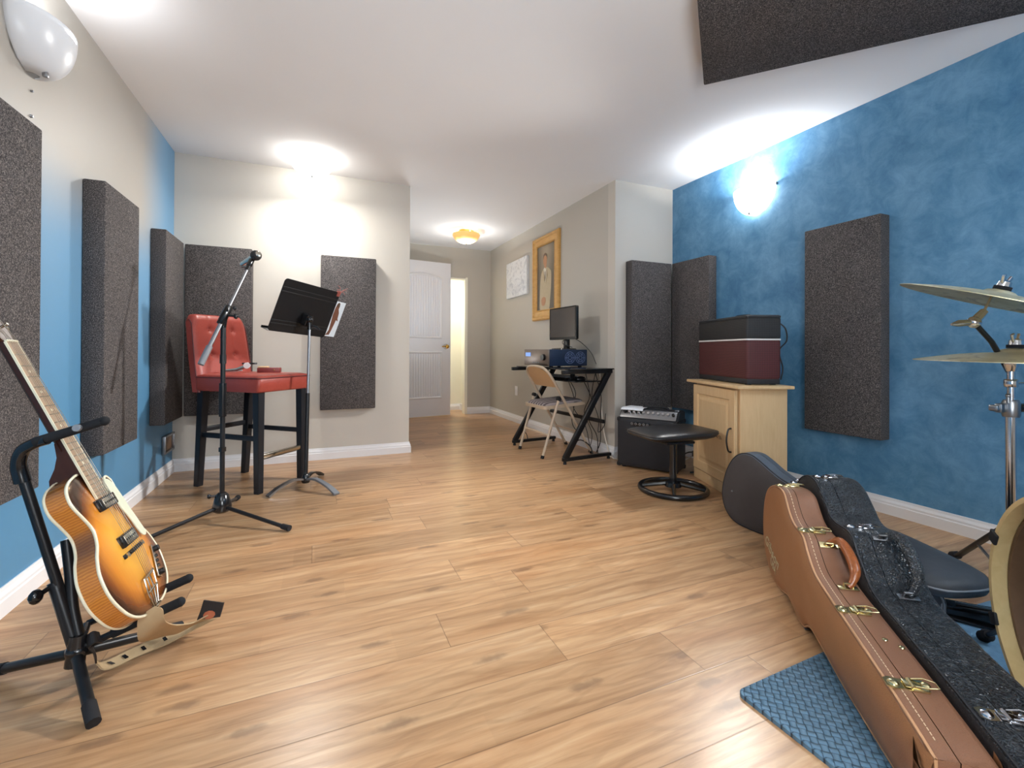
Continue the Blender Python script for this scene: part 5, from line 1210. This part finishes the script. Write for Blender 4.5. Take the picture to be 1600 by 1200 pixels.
# ------------------------------------------------------------------ drum kit pieces
D0 = Vector((1.44, .42, .2855)); dn = Vector((.70, -.72, 0)).normalized()
bd = thing('bass_drum', 'maple hooped bass drum with open front at the right edge', 'drum', mat=Matrix.Translation((D0.x, D0.y, .0)) @ Matrix.Rotation(atan2(dn.y, dn.x), 4, 'Z'))
ry = Matrix.Translation((0, 0, .286)) @ Matrix.Rotation(radians(90), 4, 'Y')
RD = .28
def ringm(r0, r1, x0, x1, name, m, par):
    mb = MB(); mb.lathe([(r0, x0), (r1, x0), (r1, x1), (r0, x1), (r0, x0)], 72, mat=ry); return mb.done(name, m, par, 40)
h1 = ringm(RD - .012, RD, 0, .042, 'front_hoop', M['hoop'], bd)
ringm(RD - .012, RD, .40, .442, 'batter_hoop', M['hoop'], bd)
ringm(RD - .026, RD - .016, .03, .41, 'shell', M['shell'], bd)
mb = MB(); mb.lathe([(0, .43), (RD - .014, .43), (RD - .014, .426), (0, .426)], 48, mat=ry); mb.done('batter_head', M['cream'], bd)
for k in range(8):
    a_ = radians(22.5 + 45 * k); c, s = cos(a_), sin(a_)
    def P_(r, x): return Vector((x, r * c, .286 + r * s))
    rm = Matrix.Translation(P_(RD + .001, .02)) @ Matrix.Rotation(a_, 4, 'X')
    mb = MB(); mb.box((0, .004, 0), (.05, .012, .03), bev=.003, mat=rm); mb.box((-.022, -.008, 0), (.008, .026, .03), bev=.003, mat=rm); mb.done('claw', M['rubber'], h1)
    mb = MB(); mb.tube([P_(RD + .012, .03), P_(RD + .012, .40)], .004, 8); mb.done('tension_rod', M['chrome'], bd)
    mb = MB(); mb.box((0, 0, 0), (.05, .02, .022), bev=.004, mat=Matrix.Translation(P_(RD - .004, .12)) @ Matrix.Rotation(a_, 4, 'X')); mb.done('lug', M['blackgloss'], bd)
inv = bd.matrix_world.inverted() if False else (Matrix.Translation((D0.x, D0.y, 0)) @ Matrix.Rotation(atan2(dn.y, dn.x), 4, 'Z')).inverted()
sA, sB = inv @ Vector((1.66, .545, .20)), inv @ Vector((1.845, .70, .022))
mb = MB(); mb.tube([sA, sB], .0065, 10); spu = mb.done('spur', M['blackmetal'], bd)
mb = MB(); d_ = (sB - sA).normalized(); mb.tube([sB - d_ * .028, sB - d_ * .02, sB - d_ * .012, sB + d_ * .012], [.010, .017, .013, .017], 14); mb.done('spur_tip', M['rubber'], spu)
for a_, b_ in (((.06, -.02, .06), (.20, .20, .40)), ((.10, .05, .04), (.30, .22, .34))):
    mb = MB(); mb.tube([Vector((.05, .262, .20)) , Vector((.30, .10, .50))], .006, 8) if a_[0] < .08 else mb.tube([Vector((.05, .20, .10)), Vector((.30, .12, .42))], .006, 8); mb.done('inner_rod', M['white'], bd)
pe = thing('drum_pedal', 'black and chrome drum pedal on the pale blue carpet', 'pedal', (1.955, .745, .006), radians(-62))
mb = MB(); mb.box((0, 0, .006), (.20, .075, .010), bev=.002); mb.done('base_plate', M['blackgloss'], pe)
mb = MB(); mb.hexa([(-.095, -.034, .014), (.09, -.03, .03), (.09, .03, .03), (-.095, .034, .014)], [(-.095, -.034, .040), (.09, -.03, .060), (.09, .03, .060), (-.095, .034, .040)], .008); mb.done('footboard', M['blackgloss'], pe)
mb = MB(); mb.box((-.098, 0, .030), (.018, .07, .040), bev=.006); mb.done('heel_plate', M['greyplastic'], pe)
mb = MB(); mb.box((.0, 0, .053), (.13, .02, .004), bev=.001, rot=Matrix.Rotation(radians(-6), 4, 'Y')); mb.done('toe_strip', M['steel'], pe)

CS = Vector((2.25, .785, .0056))
cs_ = thing('cymbal_stand', 'chrome cymbal stand with tripod base in front of the blue wall', 'cymbal stand', CS)
for a_ in (radians(50.5), radians(215), radians(310)):
    d = Vector((cos(a_), sin(a_), 0)); mb = MB(); mb.box((0, 0, 0), (.36, .026, .008), bev=.002, mat=Matrix.Translation(d * .165 + Vector((0, 0, .13))) @ Matrix.Rotation(a_, 4, 'Z') @ Matrix.Rotation(radians(40), 4, 'Y')); lg = mb.done('leg', M['blackmetal'], cs_)
    mb = MB(); mb.tube([d * .285 + Vector((0, 0, .032)), d * .318 + Vector((0, 0, .0165))], [.015, .0165], 12); mb.done('rubber_foot', M['rubber'], lg)
    mb = MB(); mb.tube([d * .015 + Vector((0, 0, .06)), d * .17 + Vector((0, 0, .125))], .005, 8); mb.done('leg_brace', M['steel'], lg)
mb = MB(); mb.cyl((0, 0, .05), (0, 0, .66), .0145, n=18); mb.done('lower_tube', M['chrome'], cs_)
mb = MB(); mb.lathe([(0, .64), (.022, .64), (.024, .65), (.024, .69), (.02, .70), (0, .70)], 18)
mb.box((-.035, .012, .672), (.05, .022, .032), bev=.005); mb.box((-.062, .02, .672), (.022, .026, .022), bev=.005); mb.cyl((-.02, .0, .69), (-.02, 0, .712), .006); mb.sphere((-.02, 0, .715), .008, 10); mb.done('height_clamp', M['steel'], cs_)
mb = MB(); mb.tube([(.015, -.005, .672), (.07, -.03, .672), (.12, -.05, .668)], [.014, .018, .014], 10); mb.done('clamp_arm', M['blackgloss'], cs_)
mb = MB(); mb.cyl((0, 0, .69), (0, 0, .835), .0105, n=16); mb.done('middle_tube', M['chrome'], cs_)
mb = MB(); mb.lathe([(0, .745), (.017, .745), (.019, .75), (.019, .768), (.017, .773), (0, .773)], 16); mb.cyl((.015, -.005, .758), (.06, -.022, .758), .004); mb.sphere((.066, -.024, .758), .011, 10, (1, .5, 1)); mb.done('memory_lock', M['chrome'], cs_)
mb = MB(); mb.lathe([(0, .80), (.0125, .80), (.020, .825), (.020, .838), (.012, .845), (0, .845)], 16); mb.tube([(.018, -.006, .812), (.03, -.012, .84)], .005, 8); mb.done('tube_tilter', M['chrome'], cs_)
lower_c = Vector((2.255, .775, .866))
mb = MB(); mb.cyl((0, 0, .84), (lower_c - CS) + Vector((0, 0, .05)), .004, n=8); mb.done('cymbal_rod', M['chrome'], cs_)
# boom to the upper cymbal
up_c = Vector((2.205, .80, 1.072)); jt = Vector((2.118, .832, .978))
mb = MB(); mb.tube([Vector((.018, .012, .80)), Vector((-.055, .03, .905)), jt - CS], .0085, 12); mb.done('boom_arm', M['blackmetal'], cs_)
mb = MB(); u = (up_c - jt).normalized(); A = jt - CS
mb.tube([A - u * .012, A + u * .055], [.017, .012], 12); mb.sphere(A, .021, 12); mb.tube([A, A + Vector((-.05, .02, -.004)), A + Vector((-.075, .03, -.008))], [.010, .012, .004], 10); mb.done('boom_tilter', M['chrome'], cs_)
mb = MB(); mb.cyl(A + u * .05, up_c - CS + Vector((.008, 0, .05)), .004, n=8); mb.done('cymbal_rod', M['chrome'], cs_)
def cymbal(label, c, R, tilt, nut):
    mt = Matrix.Translation(c) @ tilt
    t = thing('cymbal', label, 'cymbal', mat=mt, group=None)
    prof = [(.006, .022), (.02, .0215), (.036, .017), (.046, .010), (.055, .006)] + [(.055 + (R - .055) * f, .006 - .030 * f ** 1.6) for f in (.1, .25, .4, .55, .7, .85, .95, 1)]
    prof2 = [(r, z - .0022) for r, z in prof[::-1]]
    mb = MB(); mb.lathe(prof + prof2 + prof[:1], 72); mb.done('cymbal_plate', M['cymbal'], t, 50)
    mb = MB(); mb.lathe([(0, .022), (.024, .022), (.024, .034), (0, .034)], 16); fe = mb.done('felt', M['foamgrip'], t)
    if nut:
        mb = MB(); mb.lathe([(0, .034), (.020, .034), (.018, .050), (.009, .056), (0, .056)], 14); mb.box((-.020, 0, .058), (.016, .009, .030), bev=.003, rot=Matrix.Rotation(radians(-25), 4, 'Y')); mb.box((.020, 0, .058), (.016, .009, .030), bev=.003, rot=Matrix.Rotation(radians(25), 4, 'Y')); mb.done('wing_nut', M['chrome'], t)
cymbal('lower bronze cymbal, level on top of the chrome stand', lower_c, .272, Matrix.Rotation(radians(1.0), 4, 'X'), True)
cymbal('upper bronze cymbal, tilted on the boom above the other', up_c, .272, Matrix.Rotation(radians(19), 4, Vector((.94, .34, 0))), True)

# ------------------------------------------------------------------ render look
w = bpy.data.worlds.new('world'); scene.world = w; w.use_nodes = True
w.node_tree.nodes['Background'].inputs[0].default_value = (.6, .6, .6, 1); w.node_tree.nodes['Background'].inputs[1].default_value = .05
vs_ = scene.view_settings; vs_.view_transform = 'Standard'; vs_.look = 'None'; vs_.gamma = 1; vs_.exposure = 0.0; vs_.use_curve_mapping = False
scene.cycles.use_denoising = True
scene.cycles.max_bounces = 8; scene.cycles.diffuse_bounces = 5; scene.cycles.glossy_bounces = 4
scene.cycles.sample_clamp_indirect = 6
scene.cycles.caustics_reflective = False; scene.cycles.caustics_refractive = False
